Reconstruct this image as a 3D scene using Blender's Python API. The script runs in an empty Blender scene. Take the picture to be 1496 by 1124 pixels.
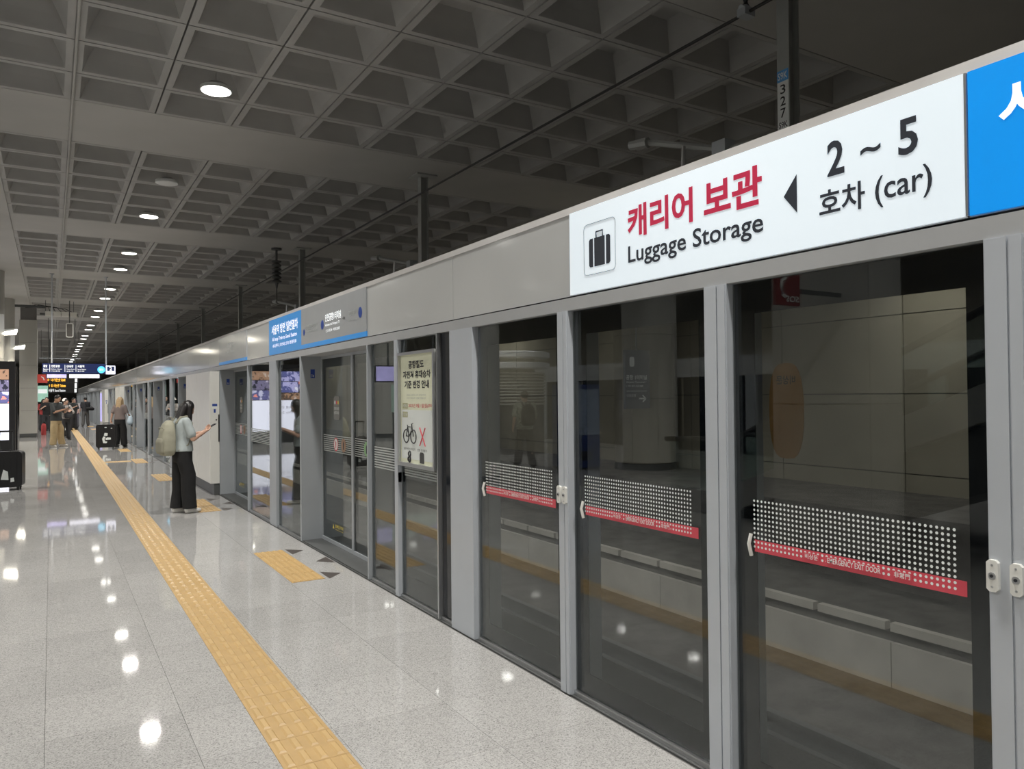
import bpy, bmesh, math, random
from mathutils import Vector, Matrix
random.seed(7)
SC = bpy.context.scene
COL = SC.collection

# ---------------------------------------------------------------- camera, world, exposure
FPX, EYE = 1105.0, 1.65
YAW, PITCH, ROLL = math.radians(31.348), math.radians(0.754), math.radians(0.55)
FW = Vector((math.sin(YAW)*math.cos(PITCH), math.cos(YAW)*math.cos(PITCH), math.sin(PITCH)))
RT = Vector((math.cos(YAW), -math.sin(YAW), 0)); UP = RT.cross(FW)
cam_d = bpy.data.cameras.new('camera'); cam = bpy.data.objects.new('camera', cam_d); COL.objects.link(cam)
cam_d.sensor_fit = 'HORIZONTAL'; cam_d.sensor_width = 36; cam_d.lens = FPX/1496*36
cam_d.clip_start = 0.05; cam_d.clip_end = 400
cr = RT*math.cos(ROLL) - UP*math.sin(ROLL); cu = RT*math.sin(ROLL) + UP*math.cos(ROLL)
cam.matrix_world = Matrix(((cr.x, cu.x, -FW.x, 0), (cr.y, cu.y, -FW.y, 0), (cr.z, cu.z, -FW.z, EYE), (0, 0, 0, 1)))
SC.camera = cam
wd = bpy.data.worlds.new('station_dark'); SC.world = wd; wd.use_nodes = True
wd.node_tree.nodes['Background'].inputs[0].default_value = (0.5, 0.55, 0.6, 1)
wd.node_tree.nodes['Background'].inputs[1].default_value = 0.02
SC.view_settings.view_transform = 'Standard'; SC.view_settings.look = 'None'
SC.view_settings.gamma = 1.0; SC.view_settings.use_curve_mapping = False
SC.view_settings.exposure = 0.12
SC.cycles.max_bounces = 10; SC.cycles.diffuse_bounces = 6; SC.cycles.glossy_bounces = 5; SC.cycles.transparent_max_bounces = 24
LAMP_W = 100.0           # platform downlights
SCONCE_W = 25.0
TUNNEL_W = 36.0
TRACK_FILL_W = 17.0

# ---------------------------------------------------------------- materials
MATS = {}
def mat(name, col, rough=0.5, metal=0.0, var=0.06, scale=6.0, emis=0.0, bump=0.0, spec=0.5, coat=0.0):
    if name in MATS: return MATS[name]
    m = bpy.data.materials.new(name); m.use_nodes = True; MATS[name] = m
    nt = m.node_tree; N = nt.nodes; L = nt.links; b = N['Principled BSDF']
    tc = N.new('ShaderNodeTexCoord'); nz = N.new('ShaderNodeTexNoise'); nz.inputs['Scale'].default_value = scale; nz.inputs['Detail'].default_value = 4
    rp = N.new('ShaderNodeValToRGB')
    rp.color_ramp.elements[0].position = 0.3; rp.color_ramp.elements[1].position = 0.7
    rp.color_ramp.elements[0].color = [max(0, c*(1-var)) for c in col[:3]] + [1]
    rp.color_ramp.elements[1].color = [min(1, c*(1+var)) for c in col[:3]] + [1]
    L.new(tc.outputs['Object'], nz.inputs['Vector']); L.new(nz.outputs['Fac'], rp.inputs['Fac'])
    L.new(rp.outputs['Color'], b.inputs['Base Color'])
    b.inputs['Roughness'].default_value = rough; b.inputs['Metallic'].default_value = metal
    b.inputs['Specular IOR Level'].default_value = spec; b.inputs['Coat Weight'].default_value = coat
    if emis:
        L.new(rp.outputs['Color'], b.inputs['Emission Color']); b.inputs['Emission Strength'].default_value = emis
    if bump:
        bp = N.new('ShaderNodeBump'); bp.inputs['Strength'].default_value = bump; bp.inputs['Distance'].default_value = 0.01
        n2 = N.new('ShaderNodeTexNoise'); n2.inputs['Scale'].default_value = scale*8; L.new(tc.outputs['Object'], n2.inputs['Vector'])
        L.new(n2.outputs['Fac'], bp.inputs['Height']); L.new(bp.outputs['Normal'], b.inputs['Normal'])
    return m
def granite():
    m = bpy.data.materials.new('granite'); m.use_nodes = True; MATS['granite'] = m
    nt = m.node_tree; N = nt.nodes; L = nt.links; b = N['Principled BSDF']
    g = N.new('ShaderNodeNewGeometry'); v = N.new('ShaderNodeTexVoronoi'); v.inputs['Scale'].default_value = 190
    n1 = N.new('ShaderNodeTexNoise'); n1.inputs['Scale'].default_value = 110; n1.inputs['Detail'].default_value = 5; n1.inputs['Roughness'].default_value = 0.7
    n2 = N.new('ShaderNodeTexNoise'); n2.inputs['Scale'].default_value = 1.1
    for n in (v, n1, n2): L.new(g.outputs['Position'], n.inputs['Vector'])
    sep = N.new('ShaderNodeSeparateColor'); L.new(v.outputs['Color'], sep.inputs[0])
    r = N.new('ShaderNodeValToRGB'); e = r.color_ramp.elements
    e[0].position = 0.0; e[0].color = (0.14, 0.138, 0.135, 1); e[1].position = 0.22; e[1].color = (0.33, 0.328, 0.32, 1)
    x = e.new(0.5); x.color = (0.43, 0.425, 0.415, 1); x = e.new(1.0); x.color = (0.52, 0.513, 0.50, 1)
    mx = N.new('ShaderNodeMath'); mx.operation = 'MULTIPLY_ADD'; mx.inputs[1].default_value = 0.75
    mp = N.new('ShaderNodeMapRange'); mp.inputs[1].default_value = 0.3; mp.inputs[2].default_value = 0.7; mp.inputs[3].default_value = -0.1; mp.inputs[4].default_value = 0.42
    L.new(n1.outputs['Fac'], mp.inputs[0]); L.new(sep.outputs[0], mx.inputs[0]); L.new(mp.outputs[0], mx.inputs[2]); L.new(mx.outputs[0], r.inputs['Fac'])
    oi = N.new('ShaderNodeObjectInfo'); mr = N.new('ShaderNodeMapRange'); mr.inputs[3].default_value = 0.95; mr.inputs[4].default_value = 1.04
    L.new(oi.outputs['Random'], mr.inputs[0])
    m2 = N.new('ShaderNodeMapRange'); m2.inputs[1].default_value = 0.3; m2.inputs[2].default_value = 0.7; m2.inputs[3].default_value = 0.96; m2.inputs[4].default_value = 1.05
    L.new(n2.outputs['Fac'], m2.inputs[0])
    mm = N.new('ShaderNodeMath'); mm.operation = 'MULTIPLY'; L.new(mr.outputs[0], mm.inputs[0]); L.new(m2.outputs[0], mm.inputs[1])
    mc = N.new('ShaderNodeVectorMath'); mc.operation = 'SCALE'; L.new(r.outputs['Color'], mc.inputs[0]); L.new(mm.outputs[0], mc.inputs['Scale'])
    L.new(mc.outputs[0], b.inputs['Base Color']); b.inputs['Roughness'].default_value = 0.045; b.inputs['Specular IOR Level'].default_value = 0.45
    return m
def glass(name, tint, ior, rough=0.0):
    m = bpy.data.materials.new(name); m.use_nodes = True; MATS[name] = m
    nt = m.node_tree; N = nt.nodes; L = nt.links; N.remove(N['Principled BSDF'])
    out = N['Material Output']; t = N.new('ShaderNodeBsdfTransparent'); t.inputs[0].default_value = tint + (1,)
    g = N.new('ShaderNodeBsdfGlossy'); g.inputs['Roughness'].default_value = rough; g.inputs[0].default_value = (0.92, 0.95, 0.95, 1)
    lw = N.new('ShaderNodeLayerWeight'); lw.inputs['Blend'].default_value = 0.5   # facing = 1 - cos
    pw = N.new('ShaderNodeMath'); pw.operation = 'POWER'; pw.inputs[1].default_value = 4.2; L.new(lw.outputs['Facing'], pw.inputs[0])
    f = N.new('ShaderNodeMath'); f.operation = 'MULTIPLY_ADD'; f.inputs[1].default_value = 1-ior; f.inputs[2].default_value = ior; L.new(pw.outputs[0], f.inputs[0])
    s = N.new('ShaderNodeMixShader'); L.new(f.outputs[0], s.inputs[0]); L.new(t.outputs[0], s.inputs[1]); L.new(g.outputs[0], s.inputs[2])
    L.new(s.outputs[0], out.inputs['Surface'])
    return m
granite()
glass('tinted_glass', (0.69, 0.705, 0.70), 0.058)
glass('clear_glass', (0.85, 0.9, 0.88), 0.04)
mat('joint', (0.16, 0.155, 0.15), 0.8)
mat('concrete_paint', (0.355, 0.35, 0.338), 0.75, var=0.09, scale=1.3, bump=0.15)
mat('soffit', (0.395, 0.388, 0.37), 0.75, var=0.06, scale=0.8)
mat('slab_top', (0.30, 0.29, 0.28), 0.8)
mat('frame_grey', (0.35, 0.375, 0.40), 0.38, 0.0, var=0.03, scale=3)
mat('frame_light', (0.47, 0.50, 0.54), 0.35, 0.05, var=0.03, scale=3)
mat('header_grey', (0.53, 0.54, 0.54), 0.10, 0.05, var=0.03, scale=1)
mat('rail_grey', (0.39, 0.40, 0.41), 0.4, 0.0, var=0.03)
mat('steel', (0.55, 0.56, 0.57), 0.3, 0.9, var=0.03)
mat('frit', (0.012, 0.014, 0.019), 0.06, var=0.1, spec=0.6)
mat('black_plastic', (0.012, 0.012, 0.013), 0.35)
mat('black_rubber', (0.02, 0.02, 0.02), 0.7)
mat('white_paint', (0.74, 0.74, 0.70), 0.35, var=0.02)
mat('print_white', (0.78, 0.82, 0.81), 0.5, var=0.02)
mat('print_grey', (0.42, 0.45, 0.44), 0.5, var=0.02)
mat('print_red', (0.62, 0.07, 0.10), 0.45, var=0.03)
mat('print_black', (0.015, 0.017, 0.022), 0.5)
mat('print_orange', (0.30, 0.155, 0.04), 0.6)
mat('print_yellow', (0.75, 0.60, 0.08), 0.5)
mat('print_blue', (0.02, 0.06, 0.30), 0.5)
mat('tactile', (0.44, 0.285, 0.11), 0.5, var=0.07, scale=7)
mat('tactile_bar_lit', (0.51, 0.34, 0.14), 0.4, var=0.05, scale=7)  # bars lighter than the base: ridge highlights put into the colour
mat('floor_mark', (0.06, 0.05, 0.045), 0.5)
mat('column_clad', (0.43, 0.425, 0.40), 0.4, var=0.04, scale=1)
mat('tunnel_wall', (0.32, 0.30, 0.245), 0.7, var=0.12, scale=0.9)
mat('barrier_concrete', (0.50, 0.48, 0.44), 0.8, var=0.14, scale=2.2, bump=0.2)
mat('trackbed', (0.11, 0.105, 0.10), 0.9, var=0.3, scale=3, bump=0.3)
mat('dark_steel', (0.10, 0.105, 0.105), 0.5, 0.3)
mat('post_grey', (0.36, 0.37, 0.36), 0.5, 0.2)
mat('lamp_glow', (1.0, 0.97, 0.90), 0.4, var=0.0, emis=9)
mat('lamp_off', (0.62, 0.63, 0.62), 0.35, var=0.02)
mat('sconce_glow', (1.0, 0.93, 0.78), 0.4, var=0.0, emis=12)
mat('tube_glow', (0.95, 0.98, 1.0), 0.4, var=0.0, emis=3)
mat('sign_white', (0.76, 0.85, 0.92), 0.3, var=0.004, emis=0.36)
mat('sign_blue', (0.002, 0.27, 0.80), 0.3, var=0.02, emis=0.40)
mat('sign_blue_dim', (0.04, 0.25, 0.62), 0.25, var=0.02, emis=0.25)
mat('sign_silver', (0.44, 0.46, 0.48), 0.2, 0.2, var=0.02)
mat('letter_red', (0.56, 0.015, 0.07), 0.5, var=0.02, emis=0.12)
mat('letter_dark', (0.022, 0.028, 0.042), 0.5)
mat('letter_white', (0.9, 0.93, 0.96), 0.5, emis=0.5)
mat('board_navy', (0.012, 0.020, 0.075), 0.3, emis=0.5)
mat('screen_white', (0.82, 0.83, 0.97), 0.25, var=0.01, emis=1.1)
mat('led_amber', (1.0, 0.50, 0.05), 0.5, emis=1.2)
mat('screen_violet', (0.50, 0.46, 0.85), 0.25, var=0.15, scale=5, emis=0.8)
mat('cable', (0.015, 0.015, 0.015), 0.6)
def photo_mat(name, c1, c2, c3, scale, emis):
    m = mat(name, c1, 0.25, emis=emis); rp = [n for n in m.node_tree.nodes if n.type == 'VALTORGB'][0].color_ramp
    rp.interpolation = 'CONSTANT'
    rp.elements[0].position = 0; rp.elements[0].color = c1 + (1,); rp.elements[1].position = 0.62; rp.elements[1].color = c3 + (1,)
    e = rp.elements.new(0.45); e.color = c2 + (1,)
    [n for n in m.node_tree.nodes if n.type == 'TEX_NOISE'][0].inputs['Scale'].default_value = scale
photo_mat('photo_blue', (0.10, 0.11, 0.30), (0.45, 0.44, 0.75), (0.8, 0.8, 0.95), 4, 0.9)
photo_mat('photo_brown', (0.12, 0.08, 0.06), (0.40, 0.24, 0.16), (0.6, 0.5, 0.45), 5, 0.7)
photo_mat('photo_dark', (0.03, 0.03, 0.05), (0.20, 0.18, 0.30), (0.5, 0.45, 0.6), 6, 0.8)
photo_mat('photo_car', (0.55, 0.55, 0.75), (0.12, 0.12, 0.28), (0.85, 0.3, 0.25), 3.5, 0.9)

ORD = 'first second third fourth fifth sixth seventh eighth ninth tenth eleventh twelfth thirteenth fourteenth fifteenth sixteenth seventeenth eighteenth nineteenth twentieth twenty-first twenty-second twenty-third twenty-fourth twenty-fifth twenty-sixth'.split()
# ---------------------------------------------------------------- mesh helpers (world coordinates; the parent's origin is subtracted)
ORG = {}
def M(m): return MATS[m] if isinstance(m, str) else m
class MB:
    def __init__(s): s.v = []; s.f = []; s.mi = []; s.cur = 0
    def add(s, vs, fs):
        o = len(s.v); s.v += [tuple(v) for v in vs]; s.f += [[o+i for i in f] for f in fs]; s.mi += [s.cur]*len(fs); return s
    def box(s, x0, x1, y0, y1, z0, z1):
        return s.add([(x0,y0,z0),(x1,y0,z0),(x1,y1,z0),(x0,y1,z0),(x0,y0,z1),(x1,y0,z1),(x1,y1,z1),(x0,y1,z1)],
                     [(3,2,1,0),(4,5,6,7),(0,1,5,4),(1,2,6,5),(2,3,7,6),(3,0,4,7)])
    def rbox(s, x0, x1, y0, y1, z0, z1, r, seg=4):   # box with rounded vertical-profile edges (rounded in x-z, extruded along y)
        p = []
        for cx, cz, a0 in ((x1-r, z0+r, -90), (x1-r, z1-r, 0), (x0+r, z1-r, 90), (x0+r, z0+r, 180)):
            for i in range(seg+1):
                a = math.radians(a0+90*i/seg); p.append((cx+r*math.cos(a), cz+r*math.sin(a)))
        n = len(p)
        return s.add([(x, y0, z) for x, z in p]+[(x, y1, z) for x, z in p],
                     [list(range(n)), list(range(2*n-1, n-1, -1))]+[(i, n+i, n+(i+1) % n, (i+1) % n) for i in range(n)])
    def tube(s, pts, r, seg=8):
        pts = [Vector(p) for p in pts]; n = len(pts); vs = []
        for i, p in enumerate(pts):
            d = (pts[min(i+1, n-1)]-pts[max(i-1, 0)]).normalized()
            a = Vector((0, 0, 1)) if abs(d.z) < 0.9 else Vector((1, 0, 0))
            u = d.cross(a).normalized(); w = d.cross(u)
            rr = r[i] if isinstance(r, (list, tuple)) else r
            vs += [p+u*rr*math.cos(2*math.pi*k/seg)+w*rr*math.sin(2*math.pi*k/seg) for k in range(seg)]
        fs = [[i*seg+k, i*seg+(k+1) % seg, (i+1)*seg+(k+1) % seg, (i+1)*seg+k] for i in range(n-1) for k in range(seg)]
        fs += [list(range(seg-1, -1, -1)), list(range((n-1)*seg, n*seg))]
        return s.add(vs, fs)
    def lathe(s, c, prof, seg=32, axis='z'):          # prof: (radius, height)
        vs = []
        for r, h in prof:
            for k in range(seg):
                a = 2*math.pi*k/seg; x, y = r*math.cos(a), r*math.sin(a)
                q = (x, y, h) if axis == 'z' else ((h, x, y) if axis == 'x' else (x, h, y))
                vs.append((c[0]+q[0], c[1]+q[1], c[2]+q[2]))
        n = len(prof)
        fs = [[i*seg+k, i*seg+(k+1) % seg, (i+1)*seg+(k+1) % seg, (i+1)*seg+k] for i in range(n-1) for k in range(seg)]
        fs += [list(range(seg-1, -1, -1)), list(range((n-1)*seg, n*seg))]
        return s.add(vs, fs)
    def prism(s, poly, o, u, v, d):                   # polygon in plane (o,u,v), thickness vector d
        o, u, v, d = map(Vector, (o, u, v, d)); n = len(poly); a = [o+u*x+v*y for x, y in poly]
        return s.add(a+[p+d for p in a], [list(range(n)), list(range(2*n-1, n-1, -1))]+[(i, n+i, n+(i+1) % n, (i+1) % n) for i in range(n)])
    def frame(s, x0, x1, y0, y1, z0, z1, ly, ry, bz, tz):   # rectangular ring in a y-z plane
        s.box(x0, x1, y0, y0+ry, z0, z1); s.box(x0, x1, y1-ly, y1, z0, z1)
        s.box(x0, x1, y0+ry, y1-ly, z0, z0+bz); return s.box(x0, x1, y0+ry, y1-ly, z1-tz, z1)
    def mesh(s, name, m, org=(0, 0, 0), smooth=False):
        me = bpy.data.meshes.new(name); me.from_pydata([(v[0]-org[0], v[1]-org[1], v[2]-org[2]) for v in s.v], [], s.f)
        for mm in (m if isinstance(m, (list, tuple)) else [m]): me.materials.append(M(mm))
        if isinstance(m, (list, tuple)): me.polygons.foreach_set('material_index', s.mi)
        bm = bmesh.new(); bm.from_mesh(me); bmesh.ops.recalc_face_normals(bm, faces=bm.faces); bm.to_mesh(me); bm.free()
        if smooth: me.polygons.foreach_set('use_smooth', [True]*len(me.polygons)); me.set_sharp_from_angle(angle=math.radians(smooth if smooth is not True else 40))
        return me
    def build(s, name, m, parent=None, smooth=False, at=None):
        org = ORG.get(parent.name, (0, 0, 0)) if parent else at
        if org is None:
            xs, ys, zs = zip(*s.v); org = ((min(xs)+max(xs))/2, (min(ys)+max(ys))/2, min(zs))
        ob = bpy.data.objects.new(name, s.mesh(name, m, org, smooth)); COL.objects.link(ob)
        if parent: ob.parent = parent
        else: ob.location = org
        ORG[ob.name] = org
        return ob
def tag(o, label=None, cat=None, group=None, kind=None):
    if cat and not kind: kind = 'thing'
    for k, v in (('label', label), ('category', cat), ('group', group), ('kind', kind)):
        if v: o[k] = v
        elif k in o and k != 'kind' and v == '': del o[k]
    return o
def thing(name, label, cat, loc, group=None):
    o = bpy.data.objects.new(name, None); COL.objects.link(o); o.location = loc; o.empty_display_size = 0.1
    ORG[o.name] = tuple(loc); return tag(o, label, cat, group)
def copy_tree(o, loc=None, label=None, group=None, parent=None):
    c = o.copy(); COL.objects.link(c); c.parent = parent; ORG[c.name] = tuple(loc) if loc else ORG.get(o.name)
    if loc: c.location = loc
    if label: c['label'] = label
    if group: c['group'] = group
    for ch in list(o.children): copy_tree(ch, None, None, None, c)
    return c
def struct(name, mb, m, **k): return tag(mb.build(name, m, **k), kind='structure')
def box(*a): return MB().box(*a)
TXT = {}
def text(s, o, u, v, w, h, bold=0.012):
    """lettering filling the rectangle o + u*w, v*h; returns an MB"""
    key = (s, bold)
    if key not in TXT:
        c = bpy.data.curves.new('t', 'FONT'); c.body = s; c.offset = bold; c.resolution_u = 3; ob = bpy.data.objects.new('t', c)
        me = bpy.data.meshes.new_from_object(ob); bpy.data.objects.remove(ob)
        TXT[key] = ([tuple(q.co) for q in me.vertices], [list(p.vertices) for p in me.polygons])
    vs, fs = TXT[key]; o, u, v = Vector(o), Vector(u), Vector(v)
    x0 = min(p[0] for p in vs); x1 = max(p[0] for p in vs); y0 = min(p[1] for p in vs); y1 = max(p[1] for p in vs)
    return MB().add([o+u*((p[0]-x0)/(x1-x0)*w)+v*((p[1]-y0)/(y1-y0)*h) for p in vs], fs)
def wtext(s, ya, yb, z0, z1, X, bold=0.012):   # reads from +Y (left) to -Y (right) on a plane facing -X
    return text(s, (X, ya, z0), (0, -1, 0), (0, 0, 1), ya-yb, z1-z0, bold)
def ftext(s, xa, xb, z0, z1, Y, bold=0.012):   # on a plane facing -Y
    return text(s, (xa, Y, z0), (1, 0, 0), (0, 0, 1), xb-xa, z1-z0, bold)
def join(*mbs):
    r = MB()
    for b in mbs: r.add(b.v, b.f)
    return r
def disc(X, y, z, r, seg=20, t=0.002):
    return MB().prism([(math.cos(2*math.pi*i/seg), math.sin(2*math.pi*i/seg)) for i in range(seg)], (X, y, z), (0, -r, 0), (0, 0, r), (-t, 0, 0))

# ---------------------------------------------------------------- the setting
Y0, Y1 = -14.0, 112.0
DX = 2.44                   # face of the platform screen doors
XL = -10.7                  # far edge of the island platform
CZ = 5.7                    # underside of the coffered ceiling
floor = struct('floor', box(XL-0.3, DX+0.5, Y0, Y1, -0.9, -0.008), 'joint')
TS = 0.61
tile_me = MB().add([(-.3042,-.3042,0),(.3042,-.3042,0),(.3042,.3042,0),(-.3042,.3042,0),(-.3042,-.3042,-.008),(.3042,-.3042,-.008),(.3042,.3042,-.008),(-.3042,.3042,-.008)],
                   [(0,1,2,3),(0,4,5,1),(1,5,6,2),(2,6,7,3),(3,7,4,0)]).mesh('floor_tile', 'granite')
def proj(p):
    q = Vector(p)-Vector((0, 0, EYE)); z = q.dot(FW)
    if z < 0.3: return None
    return 748+FPX*q.dot(RT)/z, 562-FPX*q.dot(UP)/z, z
near, far_list = [], []
STRIP = (0.875, 1.175)
for xa in [-0.03+TS*i for i in range(-17, 4)]:
    for j in range(-28, 178):
        c = (xa+TS/2, 3.08+TS*j+TS/2, 0); q = proj(c)
        if q and -60 < q[0] < 1560 and q[1] < 1260 and xa > -1.8: near.append((q[2], c))
        else: far_list.append(c)
near.sort(); far_list += [c for _, c in near[300:]]
for _, c in near[:300]:
    o = bpy.data.objects.new('floor_tile', tile_me); COL.objects.link(o); o.parent = floor; o.location = Vector(c)-floor.location
ft = MB()
for c in far_list: ft.box(c[0]-.3042, c[0]+.3042, c[1]-.3042, c[1]+.3042, -.008, 0)
tag(ft.build('floor_tile', 'granite', floor), kind='stuff')
struct('trim_1', box(DX-0.012, DX+0.5, Y0, Y1, -0.05, 0.003), 'dark_steel')        # dark sill under the doors

# ceiling: slab with coffers between flat cross beams
ceil = struct('ceiling', box(XL-4, 12.2, Y0, Y1, CZ+0.55, CZ+0.75), 'slab_top')
PX = 1.03
def pan():
    a, b = PX/2-.010, 0.5-.010
    lv = [(a, b, 0), (a-.08, b-.078, 0), (a-.09, b-.087, .02), (a-.15, b-.135, .17), (a-.235, b-.20, .33)]
    vs = []; 
    for x, y, z in lv: vs += [(-x,-y,z),(x,-y,z),(x,y,z),(-x,y,z)]
    fs = [[i*4+k, i*4+(k+1) % 4, (i+1)*4+(k+1) % 4, (i+1)*4+k] for i in range(len(lv)-1) for k in range(4)]
    fs.append([16,17,18,19]); fs += [[0,1,21,20],[1,2,22,21],[2,3,23,22],[3,0,20,23]]
    vs += [(-a,-b,.5),(a,-b,.5),(a,b,.5),(-a,b,.5)]
    return MB().add(vs, fs)
pan_mb = pan(); pan_me = pan_mb.mesh('coffer', 'concrete_paint')
cells = []
for k in range(-2, 14):
    ys = 5.78+7.9*k
    for r in range(6):
        for c in range(-1, 11): cells.append((0.24+PX*c+PX/2, ys+r+0.5))
        if k < 6:
            for c in range(4): cells.append((-7.49-PX*c-PX/2, ys+r+0.5))
def seen(p):
    q = proj((p[0], p[1], CZ)); return q is not None and -80 < q[0] < 1580 and q[1] > -80 and p[0] > -2
cells = [c for c in cells if Y0+.5 < c[1] < Y1-.5]
cells.sort(key=lambda c: (not seen(c), c[0]**2+c[1]**2))
for x, y in cells[:300]:
    o = bpy.data.objects.new('coffer', pan_me); COL.objects.link(o); o.parent = ceil; o.location = Vector((x, y, CZ))-ceil.location
rest = MB()
for x, y in cells[300:]: rest.add([(v[0]+x, v[1]+y, v[2]+CZ) for v in pan_mb.v], pan_mb.f)
tag(rest.build('coffer', 'concrete_paint', ceil), kind='stuff')
for k in range(-2, 14):
    ys = 5.78+7.9*k
    ya, yb = max(Y0, ys-1.9), min(Y1, ys)
    if ya < Y1: box(-0.77, 11.6, ya+.004, yb-.004, CZ, CZ+.56).build('beam', 'soffit', ceil)
    if ya < Y1 and k < 8: box(XL-3.5, -7.48, ya+.004, yb-.004, CZ, CZ+.56).build('beam', 'soffit', ceil)
box(-7.48, -0.775, Y0, Y1, CZ-.03, CZ+.56).build('soffit', 'soffit', ceil)
box(10.56+.02, 12.2, Y0, Y1, CZ-.02, CZ+.56).build('soffit', 'soffit', ceil)

# side walls, ends, track
wr = struct('wall_right', box(11.9, 12.2, Y0, Y1, -1.2, CZ+.6), 'joint')
for j in range(0, 28):
    for zi in range(4):
        ya = -12+2.4*j
        if ya > 52: continue
        box(11.86, 11.9, ya+.008, ya+2.392, -1.0+1.3*zi+.008, -1.0+1.3*(zi+1)-.008).build('wall_panel', 'tunnel_wall', wr)
box(11.86, 11.9, 55.2, Y1, -1, CZ).build('wall_panel', 'tunnel_wall', wr)
struct('wall_left', box(XL-4, XL-3.6, Y0, Y1, -1.2, CZ+.6), 'tunnel_wall')
struct('wall_back', box(XL-4, 12.2, Y0-.3, Y0, -1.2, CZ+.6), 'column_clad')
struct('wall_front', box(XL-4, 12.2, Y1, Y1+.3, -1.2, CZ+.6), 'column_clad')
tb = struct('trackbed', box(DX+0.5, 11.9, Y0, Y1, -1.25, -1.0), 'trackbed')
struct('trackbed', box(XL-3.6, XL-.3, Y0, Y1, -1.25, -1.0), 'trackbed')
for x, w in ((3.35, 'nearer the screen doors'), (4.79, 'beside the low barrier')):
    r = MB(); 
    r.box(x-.07, x+.07, Y0, Y1, -1.0, -.985); r.box(x-.01, x+.01, Y0, Y1, -.985, -.87); r.box(x-.035, x+.035, Y0, Y1, -.87, -.83)
    tag(r.build('rail', 'dark_steel'), 'steel running rail of the track, '+w, 'rail')
bar = thing('barrier', 'low pale concrete barrier with block coping along the far side of the track', 'barrier', (6.5, 20, -1.0))
box(6.45, 6.75, Y0, Y1, -1.0, -.502).build('footing', 'trackbed', bar)
for j in range(0, 44):
    ya = Y0+.05+1.5*j; 
    if ya < 50: box(6.4, 6.46, ya, ya+1.492, -1.0, -.60).build('block', 'barrier_concrete', bar)
for j in range(0, 84):
    ya = Y0+.1+.75*j
    if ya < 48: box(6.40, 6.48, ya, ya+.70, -.50, -.425).build('coping_block', 'barrier_concrete', bar)

# round clad columns: two rows on the platform, one against the tunnel wall
def column(x, y, label, z1=CZ-.031, r=.6, mname='column_clad', group=None):
    t = thing('column', label, 'column', (x, y, 0), group)
    MB().lathe((x, y, 0), [(r+.015, 0.001), (r+.015, .14), (r-.01, .14)], 40).build('plinth', 'dark_steel', t, 30)
    z = .15
    while z < z1-.05:
        zb = min(z+1.38, z1)
        for q in range(4):
            vs = []; n = 8
            for zz in (z+.004, zb-.004):
                for rr in (r-.03, r):
                    for i in range(n+1):
                        a = math.radians(25+90*q+.35+(90-.7)*i/n); vs.append((x+rr*math.cos(a), y+rr*math.sin(a), zz))
            m = n+1; fs = []
            for i in range(n): fs += [[m+i, m+i+1, 3*m+i+1, 3*m+i], [i, i+1, m+i+1, m+i], [2*m+i, 2*m+i+1, 3*m+i+1, 3*m+i]]
            fs += [[0, m, 3*m, 2*m], [n, m+n, 3*m+n, 2*m+n]]
            MB().add(vs, fs).build('cladding_panel', mname, t, 30)
        z += 1.38
    MB().lathe((x, y, 0), [(r-.025, .14), (r-.025, z1)], 24).build('core', 'joint', t, True)
    return t
col0 = column(-1.85, 4.83, 'round panel-clad column reflected in the nearest glass pane, beside the escalator')
for y, lab in ((-3.07, 'round clad column behind the photographer in the right column row'), (12.73, 'round clad column mirrored at the left edge of the glass pane beside the wide post'),
               (20.63, 'round clad column just past the left picture edge'), (28.53, 'clad column carrying the nearer wall lamp above the large screen'), (36.43, 'clad column carrying the farther wall lamp')):
    copy_tree(col0, (-1.85, y, 0), lab)
for i, y in enumerate((4.83, 12.73, 20.63, 28.53)):
    copy_tree(col0, (-6.4, y, 0), 'round clad column of the far row on the other half of the platform', 'far row of columns')
tcol = column(11.17, 12.73, 'beige round column with hanging station sign across the track', 3.9, .66, 'tunnel_wall')
for y in (4.83-.0, 20.63): copy_tree(tcol, (11.17, y, 0), 'round column across the track at the tunnel wall, without a sign', 'plain columns across the track')
box(9.6, 11.86, Y0, 60, -1.0, 0.0).build('ledge', 'trackbed', wr)
# square pier right of the wall lamps
pier = thing('pier', 'square grey panelled pier behind the large screen', 'pillar', (-.845, 39.2, 0))
box(-1.16, -.53, 38.62, 39.9, .001, .16).build('plinth', 'dark_steel', pier)
box(-1.13, -.55, 38.64, 39.9, .16, CZ-.031).build('core', 'joint', pier)
for z in (.17, 1.15, 2.13, 3.11, 4.09):
    box(-1.17, -.52, 38.6, 39.9, z, min(z+.97, CZ-.06)).build('panel', 'column_clad', pier)

# ---------------------------------------------------------------- lamps
def area(name, parent, loc, size, watt, col=(1, .965, .91), rot=(0, 0, 0), spread=150):
    l = bpy.data.lights.new(name, 'AREA'); l.shape = 'DISK'; l.size = size; l.energy = watt; l.color = col; l.spread = math.radians(spread)
    o = bpy.data.objects.new(name, l); COL.objects.link(o); o.parent = parent; o.rotation_euler = rot
    o.location = Vector(loc)-Vector(ORG[parent.name]); return o
def downlight(x, y, label, on=True, group=None):
    t = thing('downlight', label, 'ceiling light', (x, y, CZ), group)
    MB().lathe((x, y, 0), [(.15, CZ-.02), (.195, CZ-.05), (.195, CZ-.09), (.18, CZ-.09)], 28).build('reflector_ring', 'lamp_off', t, 30)
    MB().lathe((x, y, 0), [(.178, CZ-.085), (.178, CZ-.095), (.11, CZ-.105)], 28).build('diffuser', 'lamp_glow' if on else 'lamp_off', t, 30)
    MB().lathe((x, y, 0), [(.10, CZ-.03), (.09, CZ+.02), (.005, CZ+.025), (.005, CZ+.33)], 16).build('housing', 'concrete_paint', t, 30)
    if on: area('lamp_light', t, (x, y, CZ-.115), .34, LAMP_W)
    return t
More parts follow.
